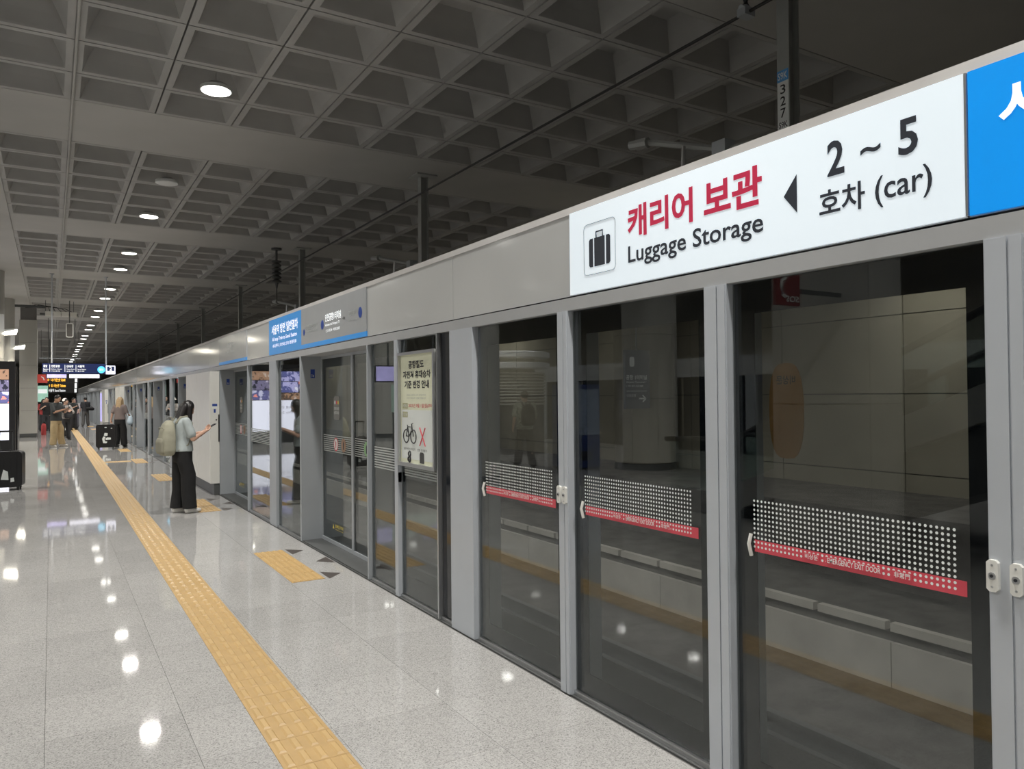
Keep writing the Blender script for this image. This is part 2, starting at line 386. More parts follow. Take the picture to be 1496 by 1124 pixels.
ords = {0: ('nearest lit ceiling downlight, set in a coffer above the yellow strip', True), 1: ('unlit ceiling downlight, white disc in a dark coffer', False),
        2: ('lit ceiling downlight directly beyond the unlit one', True), 3: ('fourth ceiling downlight in the row, counted from the camera', True),
        4: ('fifth ceiling downlight in the row, counted from the camera', True)}
first = None; n = 0
for k in range(-1, 12):
    for r in (1.5, 4.5):
        y = 5.78+7.9*k+r
        if y > 96: continue
        if y < 10: lab, on, g = 'lit downlight overhead behind the top picture edge', True, 'downlights overhead out of frame'
        else:
            lab, on = ords.get(n, (ORD[n]+' ceiling downlight in the row, counted from the camera', True)); g = None if n in ords else 'far downlights in the row'; n += 1
        if not on: downlight(1.825, y, lab, False)
        elif first is None: first = downlight(1.825, y, lab, True, g)
        else:
            c = copy_tree(first, (1.825, y, CZ), lab, g)
            if not g and 'group' in c: del c['group']
for k in range(-1, 6):
    for r in (1.5, 4.5): copy_tree(first, (-10.06, 5.78+7.9*k+r, CZ), 'lit downlight of the row over the far platform edge', 'downlights over the far platform edge')
for k in range(-1, 6):  # extra downlights added to light the middle of the platform
    for xx in (-3.2, -5.0): copy_tree(first, (xx, 5.78+7.9*k+3, CZ-.03), 'added fill downlight in the flat ceiling between the column rows', 'added fill downlights between the column rows')
def sconce(y, lab):
    x = -1.25; t = thing('wall_lamp', lab, 'wall lamp', (x, y, 3.75))
    box(x-.12, x+.02, y-.09, y+.09, 3.62, 4.25).build('back_box', 'lamp_off', t)
    MB().prism([(0, .07), (.36, .165), (.36, .20), (0, .14)], (x, y-.16, 3.63), (1, 0, 0), (0, 0, 1), (0, .32, 0)).build('shade', 'lamp_off', t)
    MB().prism([(.02, -.005), (.32, .02), (.36, .145), (.34, .158), (.02, .06)], (x, y-.14, 3.63), (1, 0, 0), (0, 0, 1), (0, .28, 0)).build('glass_plate', 'sconce_glow', t)
    area('lamp_light', t, (x+.2, y, 3.6), .25, SCONCE_W, (1, .9, .72), (0, math.radians(-25), 0))
    return t
sconce(27.85, 'nearer glowing wall lamp on a column at the left edge')
sconce(35.75, 'farther glowing wall lamp on a column at the left')
def tubelamp(x, y, z, lab, g=None, watt=None, tilt=0):
    t = thing('tube_lamp', lab, 'lamp', (x, y, z), g)
    box(x-.06, x+.06, y-.65, y+.65, z, z+.06).build('housing', 'lamp_off', t)
    MB().tube([(x, y-.6, z-.025), (x, y+.6, z-.025)], .02).build('tube', 'tube_glow', t, True)
    l = area('lamp_light', t, (x, y, z-.06), .5, watt or TUNNEL_W, (1, .95, .84), (0, math.radians(tilt), 0))
    return t
for i, y in enumerate((0, 6.5, 13.0, 19.5, 26, 36, 48)):
    tubelamp(10.6, y, 4.2, 'fluorescent tube lamp hung over the far side of the tracks', 'tunnel tube lamps')

for y in (-3.0, 2.0, 7.0, 12.0, 17.0, 23, 30, 38, 48):  # unseen lamps added to brighten the trackbed, barrier and tunnel wall
    tubelamp(DX+.48, y, 2.50, 'added tube lamp lighting the track from behind the door header, unseen from the platform', 'added track side fill lamps', TRACK_FILL_W, -35)

# ---------------------------------------------------------------- platform screen doors
hd = thing('door_header', 'long grey header box running over all the glass platform doors', 'header', (DX+.2, 20, 2.1))
HY0, HY1 = -8.0, 104.0
box(DX+.012, DX+.42, HY0, HY1, 2.12, 2.64).build('casing', 'rail_grey', hd)
box(DX-.012, DX+.42, HY0, HY1, 2.108, 2.176).build('lower_rail', 'rail_grey', hd)
MB().prism([(0, 0), (.012, .045), (.43, .045), (.43, 0)], (DX-.004, HY0, 2.635), (1, 0, 0), (0, 0, 1), (0, HY1-HY0, 0)).build('top_rim', mat('rim_grey', (.34, .33, .32), .4), hd)
box(DX+.004, DX+.02, HY0, HY1, 2.174, 2.186).build('shadow_gap', 'frit', hd)
fy = [1.262, 3.368, 4.80]+[4.80+2.435*i for i in range(1, 41)]
fy = [-8.0+1.85*i for i in range(5)]+fy
for a, b in zip(fy, fy[1:]):
    if b-a > .05: box(DX, DX+.015, a+.003, b-.003, 2.186, 2.636).build('fascia_panel', 'header_grey', hd)

def post(y0, y1, label, x0=DX-.015, x1=DX+.2, m='frame_grey', group=None, z1=2.108, grooves=True):
    t = thing('door_post', label, 'post', ((x0+x1)/2, (y0+y1)/2, 0), group)
    box(x0, x1, y0, y1, 0.004, z1).build('profile', m, t)
    if grooves:
        w = y1-y0
        box(x0-.006, x0+.004, y0+.006, y0+w*.36, 0.004, z1-.002).build('cover_strip', 'frame_light', t)
        box(x0-.006, x0+.004, y0+w*.42, y1-.006, 0.004, z1-.002).build('cover_strip', 'frame_light', t)
    return t
def lock(y, side, lab, x=DX-.0205):
    t = thing('door_lock', lab, 'lock', (x, y, 1.045))
    MB().prism([(-.017, .008), (-.009, 0), (.009, 0), (.017, .008), (.017, .087), (.009, .095), (-.009, .095), (-.017, .087)], (x, y, 1.045), (0, -1, 0), (0, 0, 1), (-.014, 0, 0)).build('plate', 'white_paint', t)
    disc(x-.014, y, 1.0925, .011, 16, .003).build('keyhole_ring', 'steel', t); disc(x-.017, y, 1.0925, .005, 12, .002).build('keyhole', 'print_black', t)
    for z in (1.06, 1.125): disc(x-.014, y, z, .0035, 10, .002).build('screw', 'steel', t)
def dots(y0, y1, z0, z1, X, step, r, seg=6):
    mb = MB(); ny = int((y1-y0)/step)+1; nz = int((z1-z0)/step)+1
    for i in range(ny):
        for j in range(nz):
            y, z = y1-i*step, z1-j*step
            mb.add([(X, y+r*math.cos(2*math.pi*k/seg), z+r*math.sin(2*math.pi*k/seg)) for k in range(seg)], [list(range(seg))])
    return mb
def emergency_door(y0, y1, label, frit=(.1, .075, .11, .13), dotted=True):
    """glazed swing door between y0 (near) and y1 (far)"""
    t = thing('emergency_door', label, 'glass door', (DX+.03, (y0+y1)/2, 0))
    box(DX+.02, DX+.03, y0, y1, .03, 2.105).build('glass', 'tinted_glass', t)
    MB().frame(DX+.0305, DX+.036, y0, y1, .03, 2.105, *frit).build('frit_border', 'frit', t)
    box(DX+.005, DX+.04, y0, y1, .004, .028).build('bottom_rail', 'steel', t)
    if dotted:
        X = DX+.0185
        a, b = y0+.11, y1-.1
        box(DX+.0188, DX+.0198, a-.03, b, .998, 1.047).build('red_band', 'print_red', t)
        tag(dots(a, b, 1.002, 1.205, X, .0187, .0054).build('dot_pattern', 'print_white', t), kind='stuff')
        w = b-a
        for s, p, q in (('비상문', .30, .37), ('EMERGENCY EXIT DOOR', .42, .68), ('非常門', .74, .81)):
            box(DX+.0165, DX+.0175, b-w*q-.006, b-w*p+.006, 1.012, 1.036).build('text_ground', 'print_red', t)
            wtext(s, b-w*p, b-w*q, 1.014, 1.034, DX+.0160, .01).build('lettering', 'print_white', t)
        MB().tube([(DX+.012, b+.012, 1.07), (DX+.0, b+.014, 1.03), (DX+.012, b+.012, .98)], .008, 6).build('pull_handle', 'white_paint', t, True)
    return t
emergency_door(1.217, 2.238, 'nearest glass emergency door with dotted band and orange oval sign behind it')
ov = thing('oval_sticker', 'faint orange oval sign seen through the nearest glass pane', 'sticker', (DX+.06, 1.99, 1.26))
def oval(X, y, z, a, b, t): return MB().prism([(math.copysign(abs(math.cos(w))**.6, math.cos(w)), math.copysign(abs(math.sin(w))**.9, math.sin(w))) for w in [2*math.pi*i/28 for i in range(28)]], (X, y, z), (0, -a, 0), (0, 0, b), (t, 0, 0))
oval(DX+.045, 1.995, 1.575, .083, .19, .002).build('disc', 'print_orange', ov)
text('비상문', (DX+.0445, 1.95, 1.68), (0, 1, 0), (0, 0, 1), .09, .035).build('lettering', 'print_black', ov)
emergency_door(2.374, 3.386, 'glass emergency door between two slim mullions under the luggage sign')
emergency_door(3.49, 4.475, 'glass emergency door right of the wide light grey post')
post(1.10, 1.214, 'slim mullion with keyhole plates at the right picture edge', m='frame_light')
post(2.242, 2.37, 'slim grooved mullion below the white luggage sign', m='frame_light')
post(3.39, 3.486, 'slim grooved mullion with two keyhole plates mid picture', m='frame_light')
for y, lab in ((1.196, 'left keyhole plate on the mullion at the right edge'), (1.130, 'right keyhole plate on the mullion at the right edge'),
               (3.466, 'left keyhole plate on the middle mullion'), (3.415, 'right keyhole plate on the middle mullion')): lock(y, 0, lab)
post(4.50, 4.835, 'wide light grey post beside the poster door', m='frame_light', grooves=False)
post(.62, 1.09, 'broad grey post leaving the frame at the right', m='frame_light', grooves=False)
d0 = emergency_door(-.42, .60, 'glass emergency door beyond the right picture edge')
post(-.55, -.43, 'slim mullion beyond the right picture edge', m='frame_light')
for i in range(4): copy_tree(d0, (DX+.03, .09-1.15*(i+1), 0), 'glass emergency door far behind the right picture edge', 'doors behind the camera')
# black strip and the hinged door with the poster
st = thing('side_light', 'narrow black glass strip between the poster door and wide post', 'glass panel', (DX+.03, 4.94, 0))
box(DX+.02, DX+.03, 4.84, 5.035, .03, 2.105).build('glass', 'frit', st)
box(DX+.005, DX+.04, 4.84, 5.035, .004, .028).build('bottom_rail', 'steel', st)
pdoor = emergency_door(5.06, 5.79, 'hinged glass door carrying the bicycle poster', (.05, .05, .16, .12), False)
for z in (.32, 1.62, 1.9): box(DX-.012, DX+.02, 5.045, 5.062, z, z+.17).build('hinge', 'white_paint', pdoor)
hat = MB()
for i in range(8):
    for j in range(34): hat.box(DX+.018, DX+.019, 5.12+j*.018, 5.132+j*.018, 1.0+i*.02, 1.011+i*.02)
tag(hat.build('dash_pattern', 'print_grey', pdoor), kind='stuff')
box(DX-.01, DX+.02, 5.795, 5.805, .94, 1.02).build('latch', 'print_black', pdoor)
post(5.04, 5.058, 'thin hinge post right of the poster', m='steel', grooves=False, x1=DX+.05)
post(5.795, 5.86, 'thin bright mullion left of the poster', m='frame_light', grooves=False, x1=DX+.06)
# poster
po = thing('poster_frame', 'cream notice poster about bicycles in a silver snap frame on the door', 'poster', (DX-.02, 5.40, 1.09))
PY0, PY1, PZ0, PZ1 = 5.075, 5.765, 1.085, 1.995
MB().frame(DX-.03, DX+.012, PY0, PY1, PZ0, PZ1, .022, .022, .03, .022).build('frame', 'steel', po)
box(DX-.006, DX+.01, PY0+.02, PY1-.02, PZ0+.03, PZ1-.02).build('sheet', mat('poster_cream', (.74, .76, .58), .5, var=.02), po)
XP = DX-.0075
box(XP+.0005, XP+.001, PY0+.05, PY1-.04, PZ0+.06, PZ0+.45).build('white_field', mat('poster_white', (.72, .76, .74), .5, var=.02), po)
for s, a, b, z0, z1 in (('공항철도', 5.58, 5.29, 1.862, 1.925), ('자전거 휴대승차', 5.69, 5.17, 1.785, 1.845), ('기준 변경 안내', 5.66, 5.20, 1.705, 1.768)):
    wtext(s, a, b, z0, z1, XP, .03).build('headline', 'print_black', po)
for z, s in ((1.645, '공항철도 이용객의 안전과 편의를 위하여'), (1.622, '자전거 휴대승차 기준을 변경합니다')): wtext(s, 5.62, 5.26, z, z+.014, XP, 0).build('small_print', 'print_grey', po)
for z in (1.545, 1.475): box(XP-.0003, XP+.0003, 5.60, 5.70, z, z+.045).build('tag_box', mat('poster_olive', (.42, .42, .26), .5), po)
wtext('시행일', 5.69, 5.61, 1.555, 1.58, XP-.001, 0).build('small_print', 'print_white', po); wtext('대 상', 5.69, 5.61, 1.485, 1.51, XP-.001, 0).build('small_print', 'print_white', po)
wtext('2025년 9월 1일(월)부터', 5.585, 5.14, 1.55, 1.585, XP, .005).build('date_line', 'print_red', po)
def ring(y, z, r, t=.006, seg=20):
    p = [(XP, y+r*math.cos(2*math.pi*i/seg), z+r*math.sin(2*math.pi*i/seg)) for i in range(seg+1)]; return MB().tube(p, t, 4)
ring(5.63, 1.325, .052).build('wheel_drawing', 'print_black', po); ring(5.49, 1.325, .052).build('wheel_drawing', 'print_black', po)
b_ = MB()
for p in ([(5.63,1.325),(5.60,1.40),(5.515,1.40),(5.57,1.325),(5.63,1.325)], [(5.57,1.325),(5.605,1.415)], [(5.49,1.325),(5.525,1.425),(5.50,1.43)]):
    b_.tube([(XP, y, z) for y, z in p], .005, 4)
b_.build('bicycle_drawing', 'print_black', po)
join(MB().tube([(XP, 5.37, 1.26), (XP, 5.27, 1.40)], .006, 4), MB().tube([(XP, 5.27, 1.26), (XP, 5.37, 1.40)], .006, 4)).build('red_cross', 'print_red', po)
wtext('일반자전거 휴대금지', 5.68, 5.46, 1.215, 1.235, XP, 0).build('small_print', 'print_black', po); wtext('연중 휴대불가', 5.42, 5.24, 1.215, 1.235, XP, 0).build('small_print', 'print_black', po)
ring(5.57, 1.205-.06, .02, .01).build('folding_bike_drawing', 'print_black', po); ring(5.565, 1.185, .02, .008).build('folding_bike_drawing', 'print_black', po)
MB().prism([(-.04, 0), (.04, 0), (.04, .07), (.025, .085), (-.025, .085), (-.04, .07)], (XP, 5.335, 1.125), (0, -1, 0), (0, 0, 1), (-.001, 0, 0)).build('bag_drawing', mat('ink_soft', (.06, .06, .06), .6), po)
for y in (5.57, 5.335): wtext('접이식 자전거', y+.06, y-.06, 1.105, 1.117, XP, 0).build('small_print', 'print_black', po)
# fixed glazing modules and recessed sliding doors
BAY, C0, HALF = 4.87, 7.56, 1.05
XR = DX+.22
def fixed_panel(y0, y1, label, group=None, lines=True):
    t = thing('fixed_panel', label, 'glass panel', (DX+.03, (y0+y1)/2, 0), group)
    box(DX+.02, DX+.03, y0, y1, .03, 2.105).build('glass', 'tinted_glass', t)
    MB().frame(DX+.0305, DX+.036, y0, y1, .03, 2.105, .04, .04, .12, .12).build('frit_border', 'frit', t)
    box(DX+.005, DX+.04, y0, y1, .004, .028).build('bottom_rail', 'steel', t)
    box(DX+.0, DX+.04, y0-.012, y0, .004, 2.105).build('edge_strip', 'frame_light', t)
    if lines:
        l = MB()
        for i in range(9): l.box(DX+.0182, DX+.0192, y0+.06, y1-.06, 1.015+i*.022, 1.025+i*.022)
        tag(l.build('line_pattern', 'print_grey', t), kind='stuff')
    return t
def leaf(y0, y1, label, near_leaf, group=None):
    t = thing('sliding_door', label, 'sliding door', (XR+.02, (y0+y1)/2, 0), group)
    box(XR+.012, XR+.022, y0, y1, .05, 2.10).build('glass', 'tinted_glass', t)
    MB().frame(XR+.0, XR+.012, y0, y1, .012, 2.105, .03, .03, .04, .03).build('frame', 'frame_grey', t)
    MB().frame(XR+.0225, XR+.028, y0+.03, y1-.03, .05, 2.08, .07, .07, .16, .10).build('frit_border', 'frit', t)
    l = MB()
    for i in range(9): l.box(XR+.0105, XR+.0115, y0+.06, y1-.06, 1.03+i*.022, 1.04+i*.022)
    tag(l.build('line_pattern', 'print_grey', t), kind='stuff')
    for k, (dy, m) in enumerate(((.62, 'print_red'), (.38, mat('sticker_brown', (.35, .22, .15), .5))) if not near_leaf else ((.72, mat('sticker_green', (.25, .45, .22), .5)),)):
        disc(XR+.0098, y0+dy*(y1-y0)-.1, 1.12, .075, 20, .0006).build('sticker', m, t); disc(XR+.0090, y0+dy*(y1-y0)-.1, 1.12, .06, 20, .0004).build('sticker_face', 'print_white' if k == 0 and not near_leaf else m, t)
        MB().prism([(-.012, -.045), (.012, -.045), (.016, .02), (0, .045), (-.016, .02)], (XR+.0084, y0+dy*(y1-y0)-.1, 1.12), (0, -1, 0), (0, 0, 1), (-.0004, 0, 0)).build('figure', 'print_red' if k == 0 and not near_leaf else 'print_black', t)
    if not near_leaf:
        MB().prism([(-.10, 0), (-.08, -.03), (.08, -.03), (.10, 0), (.10, .20), (.07, .23), (-.07, .23), (-.10, .20)], (XR+.0098, y0+.52, 1.42), (0, -1, 0), (0, 0, 1), (-.0006, 0, 0)).build('notice_sticker', mat('sticker_grey', (.20, .20, .19), .5), t)
        for j, m in enumerate(('print_white', 'print_red', 'print_yellow')): disc(XR+.0086, y0+.575-.055*j, 1.58, .022, 12, .0004).build('notice_icon', m, t)
        for j, s in enumerate(('기대지 마시오', '손대지 마시오')): wtext(s, y0+.605, y0+.44, 1.495-.045*j, 1.53-.045*j, XR+.0086, .01).build('lettering', 'print_white', t)
        MB().prism([(-.025, 0), (.025, 0), (0, .05)], (XR-.001, y0+.62, .19), (0, -1, 0), (0, 0, 1), (-.0006, 0, 0)).build('warning_triangle', 'print_yellow', t)
        wtext('발빠짐 주의', y0+.56, y0+.30, .205, .245, XR-.001, .01).build('lettering', 'print_yellow', t); wtext('Watch your step', y0+.56, y0+.30, .18, .197, XR-.001, 0).build('lettering', 'print_yellow', t)
    return t
def end_post(y0, y1, label, group=None, num=None):
    t = thing('door_jamb', label, 'post', (DX+.12, (y0+y1)/2, 0), group)
    box(DX-.012, DX+.26, y0, y1, .004, 2.108).build('profile', 'frame_grey', t)
    if num:
        box(DX+.10, DX+.15, y0-.001, y0, 1.86, 1.96).build('number_plate', 'print_blue', t); ftext(num, DX+.11, DX+.14, 1.87, 1.90, y0-.002).build('lettering', 'print_white', t)
    return t
def bay_name(k): return {0: 'nearest door bay', 1: 'second door bay', 2: 'third door bay'}.get(k, ORD[k]+' door bay')
G = {}
for k in range(0, 19):
    c = C0+BAY*k; g = None if k < 3 else 'far door bays beyond the woman'
    B = bay_name(k)
    for key, fn, lab, x, y in (
        ('lf', lambda l: leaf(c, c+HALF, l, False, g), 'far leaf of the sliding glass door, ', XR+.02, c+HALF/2),
        ('ln', lambda l: leaf(c-HALF, c, l, True, g), 'near leaf of the sliding glass door, ', XR+.02, c-HALF/2),
        ('jf', lambda l: end_post(c+HALF, c+HALF+.05, l, g, '7-%d' % (4-k) if k < 3 else '6'), 'grey far jamb of the ', DX+.12, c+HALF+.025),
        ('jn', lambda l: end_post(c-HALF-.03, c-HALF, l, g), 'grey near jamb of the ', DX+.12, c-HALF-.015),
        ('f1', lambda l: fixed_panel(c+HALF+.06, c+HALF+1.12, l, g, False), 'fixed glass pane just beyond the ', DX+.03, c+HALF+.59),
        ('pm', lambda l: post(c+HALF+1.12, c+HALF+1.45, l, group=g, grooves=False), 'grey post between fixed panes beyond the ', DX+.0925, c+HALF+1.285),
        ('f2', lambda l: fixed_panel(c+HALF+1.47, c+BAY-HALF-.05, l, g), 'line-patterned second fixed pane beyond the ', DX+.03, 0)):
        if k < 3 or key not in G:
            o = fn(lab+B+' counted from the poster')
            if k == 3: G[key] = (o, ORG[o.name][1]-c)
        else: copy_tree(G[key][0], (G[key][0].location.x, c+G[key][1], 0), lab+B+' counted from the poster')
    th = MB(); th.box(DX+.0, DX+.30, c-HALF, c+HALF, .004, .014)
    tag(th.build('threshold', 'dark_steel'), 'dark metal threshold of the '+B+' counted from the poster', 'threshold', g)
fixed_panel(5.875, 6.46, 'fixed glass pane with white lines left of the poster door')
# white service cabinets
def cabinet(y0, y1, label):
    t = thing('service_cabinet', label, 'cabinet', (2.4, (y0+y1)/2, 0))
    box(2.28, DX-.016, y0, y1, .20, 2.09).build('body', 'white_paint', t)
    box(2.34, DX-.016, y0+.02, y1, .004, .20).build('plinth', 'dark_steel', t)
    box(2.274, 2.28, y0+.04, y0+1.31, .23, 2.06).build('door', 'white_paint', t); box(2.274, 2.28, y0+1.33, y1-.04, .23, 2.06).build('door', 'white_paint', t)
    box(2.31, 2.39, y0-.003, y0, 1.50, 1.54).build('label_plate', 'print_blue', t); box(2.31, 2.39, y0-.003, y0, 1.46, 1.50).build('label_plate', 'print_white', t)
    box(2.335, 2.365, y0-.003, y0, 1.39, 1.45).build('label_plate', 'print_blue', t)
    MB().lathe((2.375, y0, 1.27), [(.012, -.006), (.012, 0)], 12, 'y').build('keyhole', 'print_black', t)
    box(2.405, 2.422, y0-.012, y0, .90, 1.36).build('grip', 'black_plastic', t)
    return t
cabinet(13.49, 16.15, 'tall white cabinet on the door line behind the woman')
cabinet(32.99, 35.6, 'white cabinet far down the door line beside the blonde woman')
cabinet(42.75, 45.3, 'smallest white cabinet at the far end of the door line')

# ---------------------------------------------------------------- signs on the header
SX = DX-.012
ls = thing('luggage_sign', 'white illuminated luggage storage sign with suitcase symbol on the header', 'sign', (SX, 2.31, 2.19))
box(SX+.001, DX, 1.266, 3.366, 2.19, 2.637).build('panel', 'sign_white', ls)
box(SX, DX, 1.258, 1.266, 2.19, 2.637).build('edge_trim', 'steel', ls)
X_ = SX-.0005
wtext('캐리어', 2.876, 2.432, 2.408, 2.566, X_, .030).build('red_lettering', 'letter_red', ls)
wtext('보관', 2.366, 2.05, 2.405, 2.566, X_, .030).build('red_lettering', 'letter_red', ls)
wtext('Luggage Storage', 2.874, 2.046, 2.266, 2.374, X_, .014).build('lettering', 'letter_dark', ls)
def rrect(y, z, w, h, r, n=5):
    p = []
    for cx, cy, a0 in ((w/2-r, -h/2+r, -90), (w/2-r, h/2-r, 0), (-w/2+r, h/2-r, 90), (-w/2+r, -h/2+r, 180)):
        p += [(cx+r*math.cos(math.radians(a0+90*i/n)), cy+r*math.sin(math.radians(a0+90*i/n))) for i in range(n+1)]
    return [(X_, y-a, z+b) for a, b in p]
p = rrect(3.103, 2.411, .262, .268, .025); MB().tube(p+[p[0]], .0012, 4).build('symbol_outline', 'letter_dark', ls)
def flat(pts, name, m, par, X=None): return MB().add([(X_ if X is None else X, y, z) for y, z in pts], [list(range(len(pts)))]).build(name, m, par)
flat([(3.145, 2.315), (3.057, 2.315), (3.057, 2.465), (3.145, 2.465)], 'suitcase_symbol', 'letter_dark', ls)
flat([(3.190, 2.325), (3.180, 2.315), (3.155, 2.315), (3.155, 2.465), (3.180, 2.465), (3.190, 2.455)], 'suitcase_symbol', 'letter_dark', ls)
flat([(3.012, 2.325), (3.022, 2.315), (3.047, 2.315), (3.047, 2.465), (3.022, 2.465), (3.012, 2.455)], 'suitcase_symbol', 'letter_dark', ls)
MB().tube([(X_, 3.128, 2.465), (X_, 3.128, 2.495), (X_, 3.074, 2.495), (X_, 3.074, 2.465)], .0045, 4).build('suitcase_handle', 'letter_dark', ls)
flat([(1.946, 2.406), (1.885, 2.332), (1.885, 2.480)], 'arrow', 'letter_dark', ls)
wtext('2', 1.752, 1.682, 2.434, 2.561, X_, .022).build('numeral', 'letter_dark', ls)
wtext('~', 1.619, 1.543, 2.476, 2.502, X_, .02).build('tilde', 'letter_dark', ls)
wtext('5', 1.480, 1.412, 2.434, 2.556, X_, .022).build('numeral', 'letter_dark', ls)
wtext('호차', 1.788, 1.604, 2.290, 2.390, X_, .018).build('lettering', 'letter_dark', ls)
wtext('(car)', 1.566, 1.368, 2.278, 2.388, X_, .010).build('lettering', 'letter_dark', ls)
bs = thing('line_sign', 'bright blue illuminated line sign at the right picture edge', 'sign', (SX, .3, 2.19))
box(SX+.001, DX, -.74, 1.254, 2.19, 2.637).build('panel', 'sign_blue', bs)
wtext('서울역', 1.165, .74, 2.43, 2.565, X_, .03).build('lettering', 'letter_white', bs); wtext('Seoul Station', 1.09, .55, 2.28, 2.37, X_, .008).build('lettering', 'letter_white', bs)
fs_ = thing('line_sign', 'blue and silver train direction sign on the header over the nearest bay', 'sign', (SX, 8.29, 2.19))
box(SX+.001, DX, 8.59, 10.075, 2.19, 2.637).build('blue_panel', 'sign_blue_dim', fs_)
box(SX+.001, DX, 6.51, 8.585, 2.235, 2.637).build('silver_panel', 'sign_silver', fs_); box(SX+.0005, DX, 6.51, 8.585, 2.19, 2.235).build('blue_stripe', 'sign_blue_dim', fs_)
wtext('서울역 방면 일반열차', 9.93, 8.72, 2.44, 2.56, X_, .02).build('lettering', 'letter_white', fs_)
wtext('All stop Train to Seoul Station', 9.90, 8.76, 2.345, 2.405, X_, .01).build('lettering', 'letter_white', fs_); wtext('各站停车 | 首尔站 方向 普通列車', 9.88, 8.78, 2.27, 2.32, X_, .005).build('lettering', 'letter_white', fs_)
wtext('인천공항2터미널', 8.36, 7.98, 2.39, 2.44, X_, .004).build('dim_lettering', 'print_grey', fs_); wtext('Incheon Airport Terminal 2', 8.36, 7.98, 2.35, 2.375, X_, 0).build('dim_lettering', 'print_grey', fs_)
disc(X_+.0008, 8.47, 2.37, .035, 16, .0006).build('station_number', 'print_blue', fs_); disc(X_+.0008, 7.80, 2.40, .05, 18, .0006).build('station_number', 'print_blue', fs_); disc(X_+.0008, 6.66, 2.42, .05, 18, .0006).build('station_number', 'print_blue', fs_)
wtext('인천공항1터미널', 7.70, 7.20, 2.42, 2.50, X_, .02).build('lettering', 'letter_white', fs_); wtext('Incheon Int\'l Airport T1', 7.70, 7.24, 2.365, 2.40, X_, .006).build('lettering', 'letter_white', fs_); wtext('仁川机场 1号航站楼', 7.68, 7.24, 2.31, 2.34, X_, 0).build('lettering', 'letter_white', fs_)
wtext('→', 7.15, 7.08, 2.39, 2.43, X_, .02).build('arrow', 'print_black', fs_)
wtext('공항화물청사', 6.98, 6.74, 2.41, 2.46, X_, .004).build('dim_lettering', 'print_grey', fs_); wtext('Incheon Airport Cargo', 7.0, 6.74, 2.36, 2.38, X_, 0).build('dim_lettering', 'print_grey', fs_)
ws = thing('line_sign', 'pale silver sign with blue lower stripe on the header above the white cabinet', 'sign', (SX, 12.5, 2.19))
box(SX+.001, DX, 11.43, 13.53, 2.235, 2.637).build('silver_panel', 'sign_silver', ws); box(SX+.0005, DX, 11.43, 13.53, 2.19, 2.235).build('blue_stripe', 'sign_blue_dim', ws)
wtext('서울역', 12.85, 12.3, 2.44, 2.52, X_, .01).build('lettering', 'print_white', ws); wtext('Seoul Station', 12.85, 12.3, 2.36, 2.40, X_, 0).build('lettering', 'print_white', ws)
vp = thing('lit_panel', 'narrow violet advertising panel glowing on the far door line', 'screen', (2.38, 48.2, 0))
box(2.40, DX-.02, 47.0, 49.4, .05, 2.05).build('case', 'white_paint', vp); box(2.39, 2.40, 47.1, 49.3, .35, 1.95).build('screen', 'screen_violet', vp); box(2.395, DX-.02, 47.05, 49.35, .001, .05).build('foot', 'dark_steel', vp)

# ---------------------------------------------------------------- tactile paving
tp = thing('tactile_strip', 'long yellow tactile guide strip running down the platform', 'tactile paving', (1.025, 20, 0))
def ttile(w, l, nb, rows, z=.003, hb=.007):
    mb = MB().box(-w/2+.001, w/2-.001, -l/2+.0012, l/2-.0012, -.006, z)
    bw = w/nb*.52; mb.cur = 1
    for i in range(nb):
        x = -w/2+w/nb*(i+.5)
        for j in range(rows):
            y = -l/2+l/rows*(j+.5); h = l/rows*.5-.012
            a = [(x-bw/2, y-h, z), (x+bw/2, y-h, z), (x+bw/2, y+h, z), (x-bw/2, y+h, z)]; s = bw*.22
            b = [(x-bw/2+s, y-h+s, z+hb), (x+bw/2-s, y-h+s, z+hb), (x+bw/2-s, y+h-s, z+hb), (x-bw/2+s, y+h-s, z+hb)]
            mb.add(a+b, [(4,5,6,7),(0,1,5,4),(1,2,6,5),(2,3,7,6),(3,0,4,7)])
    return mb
tt_me = ttile(.30, .30, 4, 2).mesh('tactile_tile', ['tactile', 'tactile_bar_lit']); pt_me = ttile(.30, .30, 5, 1).mesh('tactile_tile', ['tactile', 'tactile_bar_lit'])
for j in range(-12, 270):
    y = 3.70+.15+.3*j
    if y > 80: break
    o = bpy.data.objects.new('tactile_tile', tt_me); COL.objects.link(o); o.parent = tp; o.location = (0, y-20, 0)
padlab = ['yellow tactile pad before the nearest door bay', 'yellow tactile pad at the feet of the standing woman', 'yellow tactile pad behind the standing woman', 'yellow tactile pad in line with the side branch of the strip']
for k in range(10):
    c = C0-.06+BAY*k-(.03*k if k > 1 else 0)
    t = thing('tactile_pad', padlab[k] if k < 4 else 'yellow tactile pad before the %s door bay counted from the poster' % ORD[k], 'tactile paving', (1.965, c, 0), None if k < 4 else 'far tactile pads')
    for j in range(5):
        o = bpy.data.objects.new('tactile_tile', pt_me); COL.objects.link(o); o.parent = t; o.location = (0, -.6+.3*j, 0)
    for i, (yy, xx, fl) in enumerate(((.62, 2.17, 1), (-.62, 2.17, 1), (.0, 2.30, -1))):
        pts = [(-.02, -.15), (-.02, .15), (.13, .0)] if fl > 0 else [(.10, -.15), (.10, .15), (-.04, 0)]
        m = MB().prism(pts, (xx, c+yy, .0012), (1, 0, 0), (0, 1, 0), (0, 0, .0012)).build('floor_arrow', 'floor_mark')
        tag(m, ('dark triangular floor sticker, %s, beside the %s' % (('far one', 'near one', 'middle one')[i], ('pad at the nearest door bay', 'pad at the woman\'s feet')[k])) if k < 2 else 'small dark triangular floor sticker, %s, at the %s tactile pad' % (('far side', 'near side', 'middle')[i], ORD[k]), 'floor sticker', None if k < 2 else 'far floor stickers')
